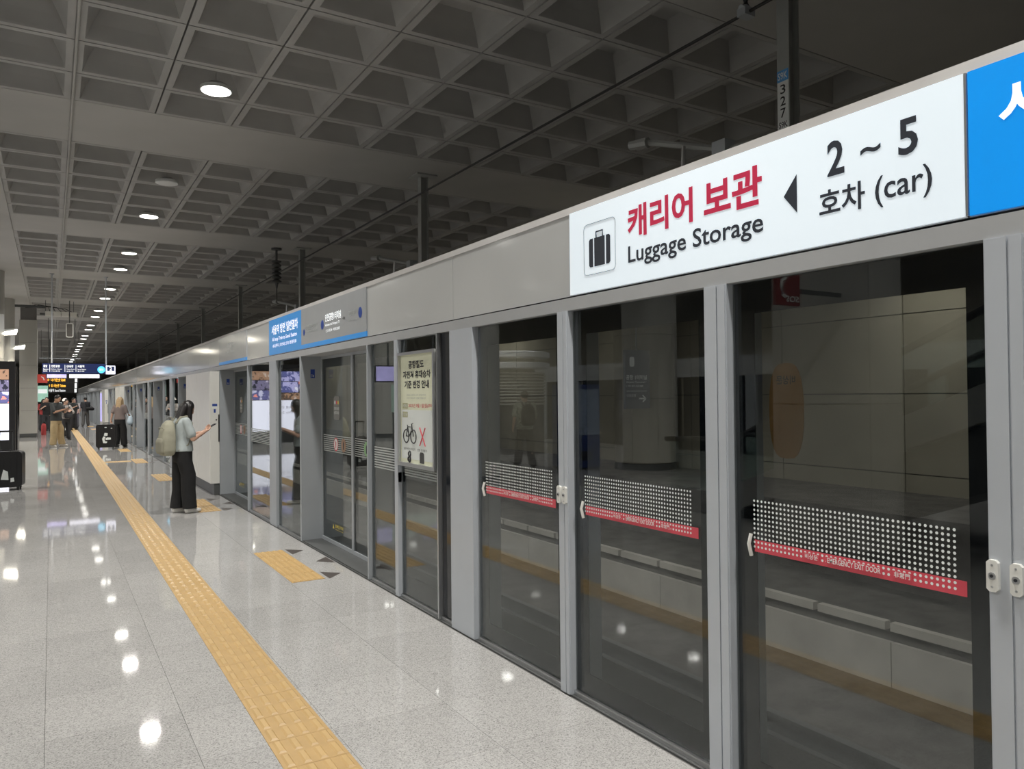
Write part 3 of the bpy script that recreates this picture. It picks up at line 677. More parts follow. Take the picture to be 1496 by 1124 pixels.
br = thing('tactile_branch', 'short yellow tactile branch crossing from the strip towards the doors', 'tactile paving', (1.33, 22.1, 0))
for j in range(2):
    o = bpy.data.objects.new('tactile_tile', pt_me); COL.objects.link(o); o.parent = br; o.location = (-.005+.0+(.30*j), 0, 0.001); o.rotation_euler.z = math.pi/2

# ---------------------------------------------------------------- overhead line over the track
def drop_post(y, label, plate=False, g=None, x=5.87):
    t = thing('drop_post', label, 'post', (x, y, 3.4), g)
    p = MB(); p.box(x-.075, x-.063, y-.07, y+.07, 3.4, CZ); p.box(x+.063, x+.075, y-.07, y+.07, 3.4, CZ); p.box(x-.063, x+.063, y-.006, y+.006, 3.4, CZ)
    p.build('profile', 'post_grey', t)
    box(x-.2, x+.2, y-.2, y+.2, CZ-.03, CZ-.001).build('ceiling_plate', 'post_grey', t)
    if plate:
        X = x-.0755; Q = mat('plate_white', (.8, .82, .82), .5)
        box(X-.008, X+.001, y-.065, y+.065, 4.10, 4.76).build('number_plate', Q, t); box(X-.0095, X-.008, y-.065, y+.065, 4.65, 4.76).build('number_head', mat('plate_blue', (.10, .36, .75), .5), t)
        wtext('S9K', y+.055, y-.055, 4.67, 4.74, X-.0100).build('lettering', 'print_white', t)
        for i, c in enumerate('327'): wtext(c, y+.03, y-.03, 4.53-.115*i, 4.62-.115*i, X-.0086).build('lettering', 'print_black', t)
        wtext('S9K', y+.05, y-.05, 4.20, 4.26, X-.0086).build('lettering', 'print_black', t); wtext('408', y+.05, y-.05, 4.11, 4.17, X-.0086).build('lettering', 'print_black', t)
    return t
dp = drop_post(4.83, 'dark steel drop post with a number plate above the luggage sign', True, None, 6.12)
d1 = drop_post(12.73, 'dark steel drop post hanging mid picture above the header')
for k, y in enumerate([12.73+7.9*i for i in range(1, 9)]):
    copy_tree(d1, (5.87, y, 3.4), 'second plain drop post, above the blue direction sign' if k == 0 else ORD[k+2]+' drop post in the row above the track, counted from the camera', None if k == 0 else 'far drop posts')
w = MB(); w.tube([(5.73, Y0+4*i, 5.31) for i in range(int((Y1-Y0)/4)+1)], .016, 6)
tag(w.build('feeder_wire', 'cable', smooth=True), 'black overhead feeder wire under the dark ceiling', 'cable')
def arm(y, lab, g=None):
    t = thing('line_bracket', lab, 'bracket', (5.9, y, 4.3), g)
    MB().tube([(5.93, y-.67, 4.1), (5.95, y-.1, 4.15), (5.95, y+.0, 4.2), (5.6, y+.55, 4.36), (5.55, y+.7, 4.40)], .035, 6).build('tube_arm', 'post_grey', t, True)
    MB().tube([(5.55, y+.62, 4.38), (5.5, y+.85, 4.40)], [.06, .05], 8).build('insulator', 'post_grey', t, True)
    box(5.85, 6.0, y-.2, y-.02, 4.1, 4.24).build('clamp', 'frame_grey', t); MB().tube([(5.72, y+.25, 4.26), (5.70, y+.25, 4.0)], .02, 6).build('drop_rod', 'steel', t)
    return t
ar = arm(5.6, 'grey tubular line bracket just above the luggage sign')
copy_tree(ar, (5.9, 13.5, 4.3), 'grey line bracket above the header left of the mid drop post'); copy_tree(ar, (5.9, 21.4, 4.3), 'far grey line bracket above the blue sign')
def hanger(y, lab):
    t = thing('wire_hanger', lab, 'bracket', (5.73, y, 5.25))
    MB().lathe((5.73, y, 0), [(.16, CZ-.001), (.16, CZ-.04), (.03, CZ-.05), (.03, 5.46)], 16).build('base', 'dark_steel', t, 30)
    MB().tube([(5.73, y, 5.48), (5.73, y, 5.36), (5.66, y, 5.34)], [.05, .045, .035], 8).build('insulator', 'frame_grey', t, True); box(5.66, 5.80, y-.05, y+.05, 5.27, 5.35).build('clamp', 'frame_grey', t)
hanger(5.0, 'ceiling insulator clamp holding the feeder wire at the top edge')
ins = thing('insulator_string', 'dark ribbed insulator hanging from the beam above the blue sign', 'insulator', (5.25, 20.9, 4.6))
MB().lathe((5.25, 20.9, 0), [(.14, CZ-.001), (.14, CZ-.05), (.03, CZ-.06), (.03, 5.35)]+[q for i in range(6) for q in ((.13, 5.35-.11*i), (.13, 5.32-.11*i), (.05, 5.30-.11*i))]+[(.02, 4.6)], 14).build('discs', 'dark_steel', ins, 30)
MB().tube([(5.25, 20.9, 4.62), (5.25, 20.9, 4.3)], .015, 6).build('rod', 'dark_steel', ins)
tag(MB().tube([(.25, -6, CZ-.025), (.25, 44, CZ-.025)], .018, 8).build('conduit', 'soffit', smooth=True), 'thin pale conduit running along the coffered ceiling at the left', 'conduit')

# ---------------------------------------------------------------- hanging signs
def pole(x, y, z0, lab): 
    t = thing('hanging_pole', lab, 'pole', (x, y, z0))
    MB().tube([(x, y, z0), (x, y, CZ)], .022, 8).build('tube', 'frame_light', t, True); MB().lathe((x, y, 0), [(.07, CZ-.001), (.07, CZ-.03)], 12).build('flange', 'frame_light', t)
YS = 28.45
hs = thing('hanging_sign', 'dark blue hanging destination sign with four white text columns and round blue badge', 'sign', (.63, YS, 2.3))
box(-.25, 1.545, YS, YS+.22, 2.46, 2.80).build('case', 'black_plastic', hs)
box(-.245, 1.535, YS-.01, YS, 2.47, 2.79).build('face', 'board_navy', hs)
for i, (x, a, b_, c_) in enumerate(((-.22, '검암', 'Geomam', '检岩 黔岩'), (.0, '인천공항', 'Incheon Airport', '仁川机场'), (.42, '김포공항', 'Gimpo Airport', '金浦机场'), (.73, '서울역', 'Seoul Station', '首尔站'))):
    w_ = (.14, .30, .24, .24)[i]
    ftext(a, x, x+w_*.8, 2.66, 2.745, YS-.012, .03).build('lettering', 'letter_white', hs); ftext(b_, x, x+w_, 2.58, 2.63, YS-.012, .015).build('lettering', 'letter_white', hs); ftext(c_, x, x+w_*.8, 2.52, 2.565, YS-.012, .01).build('lettering', 'letter_white', hs)
    if i: box(x-.05, x-.035, YS-.012, YS-.011, 2.52, 2.75).build('divider', 'letter_white', hs)
dd = lambda x, z, r: MB().prism([(math.cos(2*math.pi*i/24)*r, math.sin(2*math.pi*i/24)*r) for i in range(24)], (x, YS-.011, z), (1, 0, 0), (0, 0, 1), (0, -.004, 0))
dd(1.415, 2.60, .115).build('badge', mat('badge_cyan', (.10, .55, .85), .4, emis=.8), hs); ftext('일반', 1.35, 1.48, 2.57, 2.64, YS-.017, .02).build('badge_lettering', 'letter_white', hs)
mo = thing('display_strip', 'thin lit information display under the hanging destination sign', 'display', (.6, YS, 2.3))
box(-.15, 1.40, YS+.02, YS+.2, 2.305, 2.455).build('case', 'black_plastic', mo); box(-.12, .42, YS+.01, YS+.02, 2.325, 2.44).build('screen', 'screen_violet', mo); box(.50, 1.36, YS+.01, YS+.02, 2.325, 2.44).build('screen', 'screen_white', mo)
nb = thing('track_number', 'small white box sign with number 2 hung beside the destination sign', 'sign', (1.69, YS, 2.45))
box(1.555, 1.825, YS, YS+.2, 2.455, 2.735).build('case', 'screen_white', nb); box(1.585, 1.795, YS-.006, YS, 2.56, 2.71).build('field', 'board_navy', nb); ftext('2', 1.65, 1.73, 2.575, 2.695, YS-.008, .03).build('numeral', 'letter_white', nb)
pole(.02, YS+.1, 2.80, 'left hanging pole of the dark blue sign'); pole(1.56, YS+.1, 2.735, 'right hanging pole of the dark blue sign')
def sign2(y, x0, x1, z0, z1, lab, s, m='led_amber'):
    t = thing('hanging_sign', lab, 'sign', ((x0+x1)/2, y, z0)); box(x0, x1, y, y+.15, z0, z1).build('case', 'black_plastic', t)
    w_ = x1-x0; h = z1-z0
    ftext(s, x0+w_*.08, x0+w_*.6, z0+h*.2, z1-h*.2, y-.004, .02).build('lettering', m, t); box(x1-w_*.12, x1-w_*.05, y-.006, y, z0+h*.1, z1-h*.1).build('light', 'letter_white', t)
    box(x0+w_*.1, x0+w_*.12, y+.05, y+.07, z1, CZ).build('rod', 'dark_steel', t); box(x1-w_*.12, x1-w_*.1, y+.05, y+.07, z1, CZ).build('rod', 'dark_steel', t)
sign2(44.3, -.28, 1.2, 2.45, 2.78, 'far hanging sign with amber lettering under the blue one', '← 나가는곳 Exit')
sign2(60.1, -.3, 1.6, 2.35, 2.75, 'second far hanging sign with amber lettering', '↑ 표 사는곳 Tickets')
sign2(76.0, -.4, 2.0, 2.15, 2.6, 'farthest blue hanging sign with white lettering', '서울역 Seoul Station', 'letter_white')
sp = thing('loudspeaker', 'white-rimmed grey loudspeaker hanging from a rod at the left', 'speaker', (.65, 36.2, 4.18))
MB().rbox(.515, .785, 36.1, 36.25, 4.18, 4.77, .06).build('rim', 'white_paint', sp, 30); MB().rbox(.55, .75, 36.08, 36.1, 4.22, 4.73, .03).build('grille', mat('grille', (.12, .11, .10), .7), sp)
MB().tube([(.65, 36.2, 4.75), (.65, 36.2, CZ)], .02, 6).build('rod', 'dark_steel', sp)
wb = thing('junction_rail', 'row of white junction boxes on a rail under the ceiling at the left', 'equipment', (.35, 36.35, 5.04))
for i in range(4): box(-.21+.285*i, .055+.285*i, 36.28, 36.42, 5.05, 5.24).build('box', 'white_paint', wb)
box(-.4, .95, 36.42, 36.46, 5.10, 5.18).build('rail', 'dark_steel', wb)
for x in (-.2, .8): box(x-.01, x+.01, 36.42, 36.46, 5.18, CZ).build('rod', 'dark_steel', wb)
for i in range(5):
    tag(MB().tube([(-.9+.02*i, 36.3, 5.35), (-.5+.1*i, 36.3, 5.5-.02*i), (-.1+.15*i, 36.35, 5.45-.02*i), (-.05+.2*i, 36.35, 5.24)], .012, 5).build('cable', 'cable', smooth=True), 'black cable looping down to the white junction boxes', 'cable', 'cables at the junction boxes')
tag(box(-1.25, -.2, 36.25, 36.33, 5.36, 5.46).build('cable_tray', 'dark_steel'), 'dark cable tray at the top of the left pier', 'cable tray')
cl = thing('light_bar', 'thin horizontal lit bar hung across the far platform', 'lamp', (.6, 52, 3.9)); box(-.6, 1.5, 52, 52.05, 4.02, 4.06).build('bar', 'frame_light', cl)
for x in (-.5, 1.4): box(x-.01, x+.01, 52.01, 52.03, 4.06, CZ).build('rod', 'dark_steel', cl)

# ---------------------------------------------------------------- large screen, left
ad = thing('advertising_screen', 'large black-framed digital advertising screen at the left edge', 'screen', (-2.45, 27.6, 0))
AX0, AX1, AY = -3.95, -.94, 27.5
box(AX0, AX1, AY, AY+.3, .05, 2.80).build('case', 'black_plastic', ad); box(AX0+.05, AX1-.05, AY+.04, AY+.26, 0.001, .05).build('foot', 'dark_steel', ad)
box(AX0+.16, AX1-.16, AY-.006, AY, .42, 1.52).build('white_area', 'screen_white', ad)
pics = [(AX0+.16, -3.05, 2.22, 2.56, 'photo_dark'), (-3.03, -2.1, 2.2, 2.56, 'photo_blue'), (-2.08, AX1-.16, 2.25, 2.56, 'photo_brown'), (AX0+.16, -2.75, 1.86, 2.20, 'photo_car'), (-2.73, -1.75, 1.8, 2.18, 'photo_blue'),
        (-1.73, AX1-.16, 1.9, 2.23, 'photo_dark'), (AX0+.16, -3.0, 1.54, 1.84, 'photo_blue'), (-2.98, -2.0, 1.54, 1.78, 'photo_brown'), (-1.98, AX1-.16, 1.54, 1.88, 'photo_car')]
for x0, x1, z0, z1, m in pics: box(x0, x1, AY-.006, AY, z0, z1).build('photo_tile', m, ad)
ftext('느낌의 차이를 만나다', -3.0, -1.9, 1.22, 1.31, AY-.008, .0).build('caption', mat('ink_violet', (.18, .16, .30), .5), ad); ftext('새로운 길이 시작되는 곳, 바로 여기', -3.2, -1.7, 1.03, 1.12, AY-.008, .0).build('caption', 'ink_violet' if 0 else MATS['ink_violet'], ad)
sd = thing('side_screen', 'narrow dark board edge just right of the large screen', 'board', (-1.0, 29.6, 0)); box(-1.15, -.93, 29.0, 29.1, .02, 2.7).build('case', 'black_plastic', sd); box(-1.12, -.96, 29.1, 29.4, 0.001, .02).build('foot', 'dark_steel', sd)

# ---------------------------------------------------------------- luggage
def suitcase(loc, rz, w, d, h, label, handle=.35, stickers=0, m='case_black'):
    t = thing('suitcase', label, 'suitcase', loc); x, y, z = loc
    wheel = .055
    MB().rbox(x-w/2, x+w/2, y-d/2, y-.012, z+wheel, z+h, .07, 5).build('front_shell', M(m), t, 30)
    MB().rbox(x-w/2, x+w/2, y+.012, y+d/2, z+wheel, z+h, .07, 5).build('rear_shell', M(m), t, 30)
    MB().rbox(x-w/2+.008, x+w/2-.008, y-.012, y+.012, z+wheel+.008, z+h-.008, .065, 5).build('zip_band', 'black_rubber', t, 30)
    for i in range(5):
        xx = x-w/2+.1+(w-.2)*i/4; box(xx-.012, xx+.012, y-d/2-.006, y-d/2, z+wheel+.08, z+h-.08).build('rib', M(m), t)
    for sx in (-1, 1):
        for sy in (-1, 1):
            MB().lathe((x+sx*(w/2-.07), y+sy*(d/2-.05), z+.026), [(.026, -.012), (.026, .012)], 14, 'x').build('wheel', 'black_rubber', t, 30)
            box(x+sx*(w/2-.07)-.02, x+sx*(w/2-.07)+.02, y+sy*(d/2-.05)-.02, y+sy*(d/2-.05)+.02, z+.028, z+wheel+.01).build('caster', 'black_plastic', t)
    MB().tube([(x-.10, y+d/2-.05, z+h-.02), (x-.10, y+d/2-.05, z+h+handle), (x+.10, y+d/2-.05, z+h+handle), (x+.10, y+d/2-.05, z+h-.02)], .011, 8).build('pull_handle', 'dark_steel' if handle > .1 else 'black_plastic', t, 30)
    if handle > .1: MB().rbox(x-.11, x+.11, y+d/2-.07, y+d/2-.03, z+h+handle-.015, z+h+handle+.018, .012, 3).build('grip', 'black_plastic', t, 30)
    MB().tube([(x-.09, y, z+h-.005), (x-.07, y, z+h+.025), (x+.07, y, z+h+.025), (x+.09, y, z+h-.005)], .01, 6).build('top_handle', 'black_plastic', t, True)
    yy = y-d/2-.008
    if stickers == 1:
        for pts in ([(-.07, .20), (.02, .19), (.05, .24), (-.02, .26), (-.03, .33), (.0, .40), (-.06, .42), (-.10, .34)], [(.0, .30), (.15, .31), (.15, .37), (.05, .38), (.0, .36)], [(-.05, .44), (.05, .43), (.06, .52), (-.03, .53)]):
            MB().prism(pts, (x, yy, z), (1, 0, 0), (0, 0, 1), (0, .003, 0)).build('sticker', 'print_white', t)
        box(x-.03, x+.03, yy, yy+.003, z+.69, z+.72).build('sticker', 'print_white', t); box(x+.15, x+.19, yy, yy+.003, z+.66, z+.69).build('sticker', 'print_white', t)
    elif stickers == 2:
        for i in range(9):
            sx, sz = random.uniform(-.15, .15), random.uniform(.15, .7); r = random.uniform(.025, .05)
            MB().prism([(-r, -r*.6), (r, -r), (r*.8, r), (-r*.7, r*.8)], (x+sx, yy, z+sz), (1, 0, 0), (0, 0, 1), (0, .003, 0)).build('sticker', 'print_white', t)
    elif stickers == 3:
        MB().prism([(-.06, -.08), (.06, -.09), (.05, .06), (-.02, .10)], (x+.02, yy, z+.28), (1, 0, 0), (0, 0, 1), (0, .003, 0)).build('sticker', 'print_white', t); MB().prism([(-.03, -.03), (.03, -.02), (.02, .05), (-.03, .04)], (x+.14, yy, z+.18), (1, 0, 0), (0, 0, 1), (0, .003, 0)).build('sticker', 'print_white', t)
    t.rotation_euler.z = rz; return t
mat('case_black', (.012, .012, .014), .35)
suitcase((-.72, 16.6, 0), math.radians(-8), .58, .30, .70, 'black suitcase with raised pull handle at the left picture edge', .36, 3)
suitcase((1.52, 28.0, 0), math.radians(-6), .56, .34, .80, 'large black suitcase with a white graphic sticker beside the blonde woman', .05, 1)
suitcase((.42, 37.3, 0), math.radians(10), .48, .30, .76, 'black suitcase covered in white stickers behind the man in beige trousers', .05, 2)
suitcase((.95, 47.5, 0), 0, .45, .28, .7, 'dark suitcase far away among the waiting group', .3, 0)

# ---------------------------------------------------------------- people
APPLY = []
def ell(mb, c, r, rot=None, n=10, m=14):
    vs = []; R = rot or Matrix.Identity(3); c = Vector(c)
    for i in range(n+1):
        th = math.pi*i/n
        for k in range(m): vs.append(c+R @ Vector((r[0]*math.sin(th)*math.cos(2*math.pi*k/m), r[1]*math.sin(th)*math.sin(2*math.pi*k/m), r[2]*math.cos(th))))
    return mb.add(vs, [[i*m+k, i*m+(k+1) % m, (i+1)*m+(k+1) % m, (i+1)*m+k] for i in range(n) for k in range(m)])
def caps(mb, a, b, ra, rb, seg=12, flat=1.0):
    a, b = Vector(a), Vector(b); d = (b-a).normalized(); q = Vector((1, 0, 0)) if abs(d.x) < .8 else Vector((0, 1, 0))
    u = (q-d*q.dot(d)).normalized(); w = d.cross(u); vs = []; rows = []
    for i in range(4): ph = math.pi/2*(1-i/3.0); rows.append((a-d*ra*math.sin(ph), ra*math.cos(ph)+1e-4))
    for i in range(4): ph = math.pi/2*i/3.0; rows.append((b+d*rb*math.sin(ph), rb*math.cos(ph)+1e-4))
    for c, r in rows: vs += [c+u*r*math.cos(2*math.pi*k/seg)+w*r*flat*math.sin(2*math.pi*k/seg) for k in range(seg)]
    n = len(rows)
    mb.add(vs, [[i*seg+k, i*seg+(k+1) % seg, (i+1)*seg+(k+1) % seg, (i+1)*seg+k] for i in range(n-1) for k in range(seg)]+[list(range(seg-1, -1, -1)), list(range((n-1)*seg, n*seg))])
    return mb
def loft(mb, rings, n=22, p=2.5):
    vs = []
    for cx, cy, z, a, b in rings:
        for k in range(n):
            w = 2*math.pi*k/n; c, q = math.cos(w), math.sin(w)
            vs.append((cx+a*math.copysign(abs(c)**(2/p), c), cy+b*math.copysign(abs(q)**(2/p), q), z))
    m = len(rings)
    return mb.add(vs, [[i*n+k, i*n+(k+1) % n, (i+1)*n+(k+1) % n, (i+1)*n+k] for i in range(m-1) for k in range(n)]+[list(range(n-1, -1, -1)), list(range((m-1)*n, m*n))])
def remesh(mb, name, m, parent, vox, smooth=3):
    ob = mb.build(name, m, parent)
    r = ob.modifiers.new('r', 'REMESH'); r.mode = 'VOXEL'; r.voxel_size = vox; r.use_smooth_shade = True
    s = ob.modifiers.new('s', 'SMOOTH'); s.iterations = smooth; s.factor = .5
    APPLY.append(ob); return ob
def hand(mb, W, d, n, s, curl=.5, right=True):
    """palm with five fingers: W wrist, d forward, n palm-side normal, s size"""
    d = Vector(d).normalized(); n = Vector(n); n = (n-d*n.dot(d)).normalized(); t = d.cross(n)*(1 if right else -1); W = Vector(W)
    caps(mb, W, W+d*.045*s+t*.018*s, .020*s, .020*s, 8); caps(mb, W, W+d*.05*s-t*.018*s, .020*s, .020*s, 8)
    P = W+d*.075*s
    for i, L in enumerate((.062, .072, .067, .052)):
        b = P+t*(.030-.020*i)*s; k1 = b+(d*math.cos(curl)+n*math.sin(curl))*L*.55*s; k2 = k1+(d*math.cos(curl*2.1)+n*math.sin(curl*2.1))*L*.5*s
        caps(mb, W+d*.05*s+t*(.026-.017*i)*s, b, .0095*s, .009*s, 7); caps(mb, b, k1, .009*s, .0085*s, 7); caps(mb, k1, k2, .0085*s, .0075*s, 7)
    tb = W+d*.025*s+t*.028*s; t1 = tb+(d*.7+t*.7+n*.3)*.035*s; caps(mb, tb, t1, .012*s, .010*s, 7); caps(mb, t1, t1+(d*.9+n*.5)*.03*s, .010*s, .008*s, 7)
def person(loc, rz, h, label, skin, top, bottom, shoes, hair, armR, armL, feet=((.085, 0), (-.085, 0)), vox=.012, wide=1.0, sleeve=.62, long_hair=0, look=0.0, female=False, toes=(0, 0), skirt=False, collar=None, stride=None):
    """faces +Y before rotation. armR / armL: elbow and wrist in units of h"""
    t = thing('person', label, 'person', loc); ox, oy, oz = loc
    V = lambda x, y, z: Vector((ox+x*h, oy+y*h, oz+z*h))
    sw = .098 if female else .115
    B = MB(); T = MB(); L = MB(); S = MB(); Hh = MB()
    hc = V(0, .012+.035*look, .927-.008*look); tilt = Matrix.Rotation(-.55*look, 3, 'X')
    def hp(x, y, z): return hc+tilt @ Vector((x*h, y*h, z*h))
    ell(B, hc, (.047*h, .056*h, .066*h), tilt); ell(B, hp(0, .016, -.032), (.037*h, .038*h, .038*h), tilt)
    ell(B, hp(0, .056, -.008), (.008*h, .013*h, .013*h), tilt, 6, 8)
    for sx in (-1, 1): ell(B, hp(.047*sx, -.002, -.006), (.007*h, .013*h, .020*h), tilt, 6, 8)
    caps(B, V(0, -.008, .835), hp(0, -.008, -.03), .034*h, .031*h)
    # torso
    def rings(rs, dx=0.0, dy=0.0, g=0.0): return [(ox+dx*h, oy+dy*h, oz+z*h, (a+g)*h, (b+g)*h) for z, a, b in rs]
    k = sw/.105
    torso = [(.46, .088, .066), (.52, .094, .070), (.58, .086, .064), (.64, .078*k, .058), (.70, .084*k, .060), (.76, .096*k, .062), (.80, .102*k, .056), (.825, .085*k, .045), (.845, .045, .036)]
    loft(B, rings(torso), p=2.3)
    hem = .545 if wide > 1.2 and female else .50
    shirt = [(hem, .100, .076), (hem+.005, .104, .080), (.58, .100, .077), (.64, .094*k, .074), (.70, .096*k, .075), (.76, .106*k, .074), (.80, .110*k, .066), (.828, .090*k, .054), (.85, .050, .042)]
    loft(T, rings(shirt, 0, 0, .004 if wide > 1.1 else 0), p=2.4)
    ell(B, V(0, 0, .51), (.09*h, .065*h, .07*h))
    for sx, arm, right in ((1, armR, True), (-1, armL, False)):
        sh = V(sx*sw, -.004, .812); el = V(*arm[0]); wr = V(*arm[1])
        caps(B, sh, el, .028*h, .023*h); caps(B, el, wr, .023*h, .016*h)
        d = (wr-el).normalized(); nn = Vector(arm[2]) if len(arm) > 2 else Vector((-sx, 0, 0)); hand(B, wr, d, nn, h/1.65*1.02, arm[3] if len(arm) > 3 else .45, right)
        e = sh.lerp(el, min(1, sleeve)); caps(T, sh, e, .036*h, .041*h)
        if sleeve > 1: caps(T, el, el.lerp(wr, sleeve-1), .034*h, .028*h)
    for i, (fx, fy) in enumerate(feet):
        sx = 1 if i == 0 else -1; hip = V(sx*.05, 0, .52); an = V(fx, fy, .045); kn = hip.lerp(an, .5)+Vector((0, .012*h, 0))
        caps(B, hip, kn, .052*h, .034*h); caps(B, kn, an, .034*h, .022*h)
        ta = math.radians(toes[i]); fd = Vector((math.sin(ta), math.cos(ta), 0))
        caps(B, an-Vector((0, 0, .02*h)), an+fd*.07*h-Vector((0, 0, .028*h)), .020*h, .015*h)
        heel = V(fx, fy, .022)-fd*.018*h; toe = V(fx, fy, .018)+fd*.095*h
        caps(S, heel, toe, .0225*h, .0185*h); caps(S, heel+Vector((0, 0, .010*h)), heel+fd*.05*h+Vector((0, 0, .012*h)), .024*h, .020*h)
        if not skirt:
            loft(L, [(hip.x, hip.y, hip.z+.03*h, .052*h, .066*h), (hip.x, hip.y, hip.z-.06*h, .056*h, .066*h), (kn.x, kn.y, kn.z+.06*h, .046*h*wide**.8, .052*h*wide**.8), (kn.x, kn.y, kn.z-.08*h, .044*h*wide, .047*h*wide), (ox+fx*h, oy+(fy+.006)*h, oz+.048*h, .043*h*wide, .047*h*wide), (ox+fx*h, oy+(fy+.006)*h, oz+.044*h, .042*h*wide, .046*h*wide)], 18, 2.2)
    loft(L, rings([(.615, .088, .066), (.60, .090, .068), (.55, .099, .075), (.50, .103, .077), (.46, .095, .072), (.44, .06, .05)]), p=2.3)
    if skirt: caps(L, V(0, 0, .55), V(0, 0, .20), .10*h, .115*h)
    # hair
    ell(Hh, hp(0, -.010, .014), (.052*h, .058*h, .062*h), tilt); 
    cut = []
    if long_hair:
        for sx in (-1, 1): caps(Hh, hp(.040*sx, -.005, .02), V(.052*sx, .02+.02*look, .93-long_hair), .026*h, .022*h)
        for k in (-1, 0, 1): caps(Hh, hp(.025*k, -.035, .0), V(.03*k, -.045, .93-long_hair), .034*h, .028*h)
    body = remesh(B, 'body', M(skin), t, vox, 2)
    remesh(T, 'shirt', M(top), t, vox*1.15, 4); remesh(L, 'skirt' if skirt else 'trousers', M(bottom), t, vox*1.15, 3)
    for i in range(1): pass
    half = len(S.v)//2; hf = len(S.f)//2
    for i in range(2):
        sm = MB(); sm.v = S.v[i*half:(i+1)*half]; sm.f = [[q-i*half for q in f] for f in S.f[i*hf:(i+1)*hf]]; sm.mi = [0]*hf; remesh(sm, 'shoe', M(shoes), t, vox, 2)
    # keep the face free of hair
    Hh.v = [tuple(v) for v in Hh.v]; remesh(Hh, 'hair', M(hair), t, vox, 2)
    for sx in (-1, 1): ell(MB(), (0, 0, 0), (1, 1, 1)); ell(e_ := MB(), hp(.018*sx, .049, .004), (.007*h, .006*h, .004*h), tilt, 6, 8).build('eye', 'print_black', t, True)
    ell(e_ := MB(), hp(0, .052, -.034), (.014*h, .005*h, .004*h), tilt, 6, 8).build('mouth', M('lips'), t, True)
    t.rotation_euler.z = rz
    return t
mat('skin', (.60, .37, .27), .5, var=.05); mat('skin_tan', (.48, .28, .19), .5, var=.05); mat('lips', (.45, .16, .14), .5)
mat('hair_black', (.012, .010, .010), .4); mat('hair_blonde', (.42, .30, .17), .5, var=.2, scale=30)
mat('tee_grey', (.42, .47, .47), .85, var=.07, scale=14); mat('cloth_black', (.010, .010, .011), .85, var=.2, scale=10); mat('shoe_white', (.72, .70, .66), .6)
mat('tee_charcoal', (.045, .05, .052), .85); mat('chino_beige', (.52, .40, .23), .85, var=.08, scale=9); mat('top_brown', (.20, .16, .15), .85); mat('hoodie_grey', (.36, .33, .31), .9)
mat('cloth_dark', (.03, .03, .034), .85); mat('trouser_grey', (.10, .10, .10), .85); mat('stripe_shirt', (.40, .42, .36), .85, var=.6, scale=18); mat('red_cloth', (.40, .05, .05), .8); mat('shoe_black', (.02, .02, .02), .5)
mat('pack_olive', (.36, .35, .27), .9, var=.08, scale=8); mat('pack_olive_dark', (.27, .26, .20), .9); mat('pack_black', (.015, .015, .018), .8); mat('tote_blue', (.48, .58, .66), .8); mat('cap_white', (.70, .66, .62), .7)
RD = math.radians
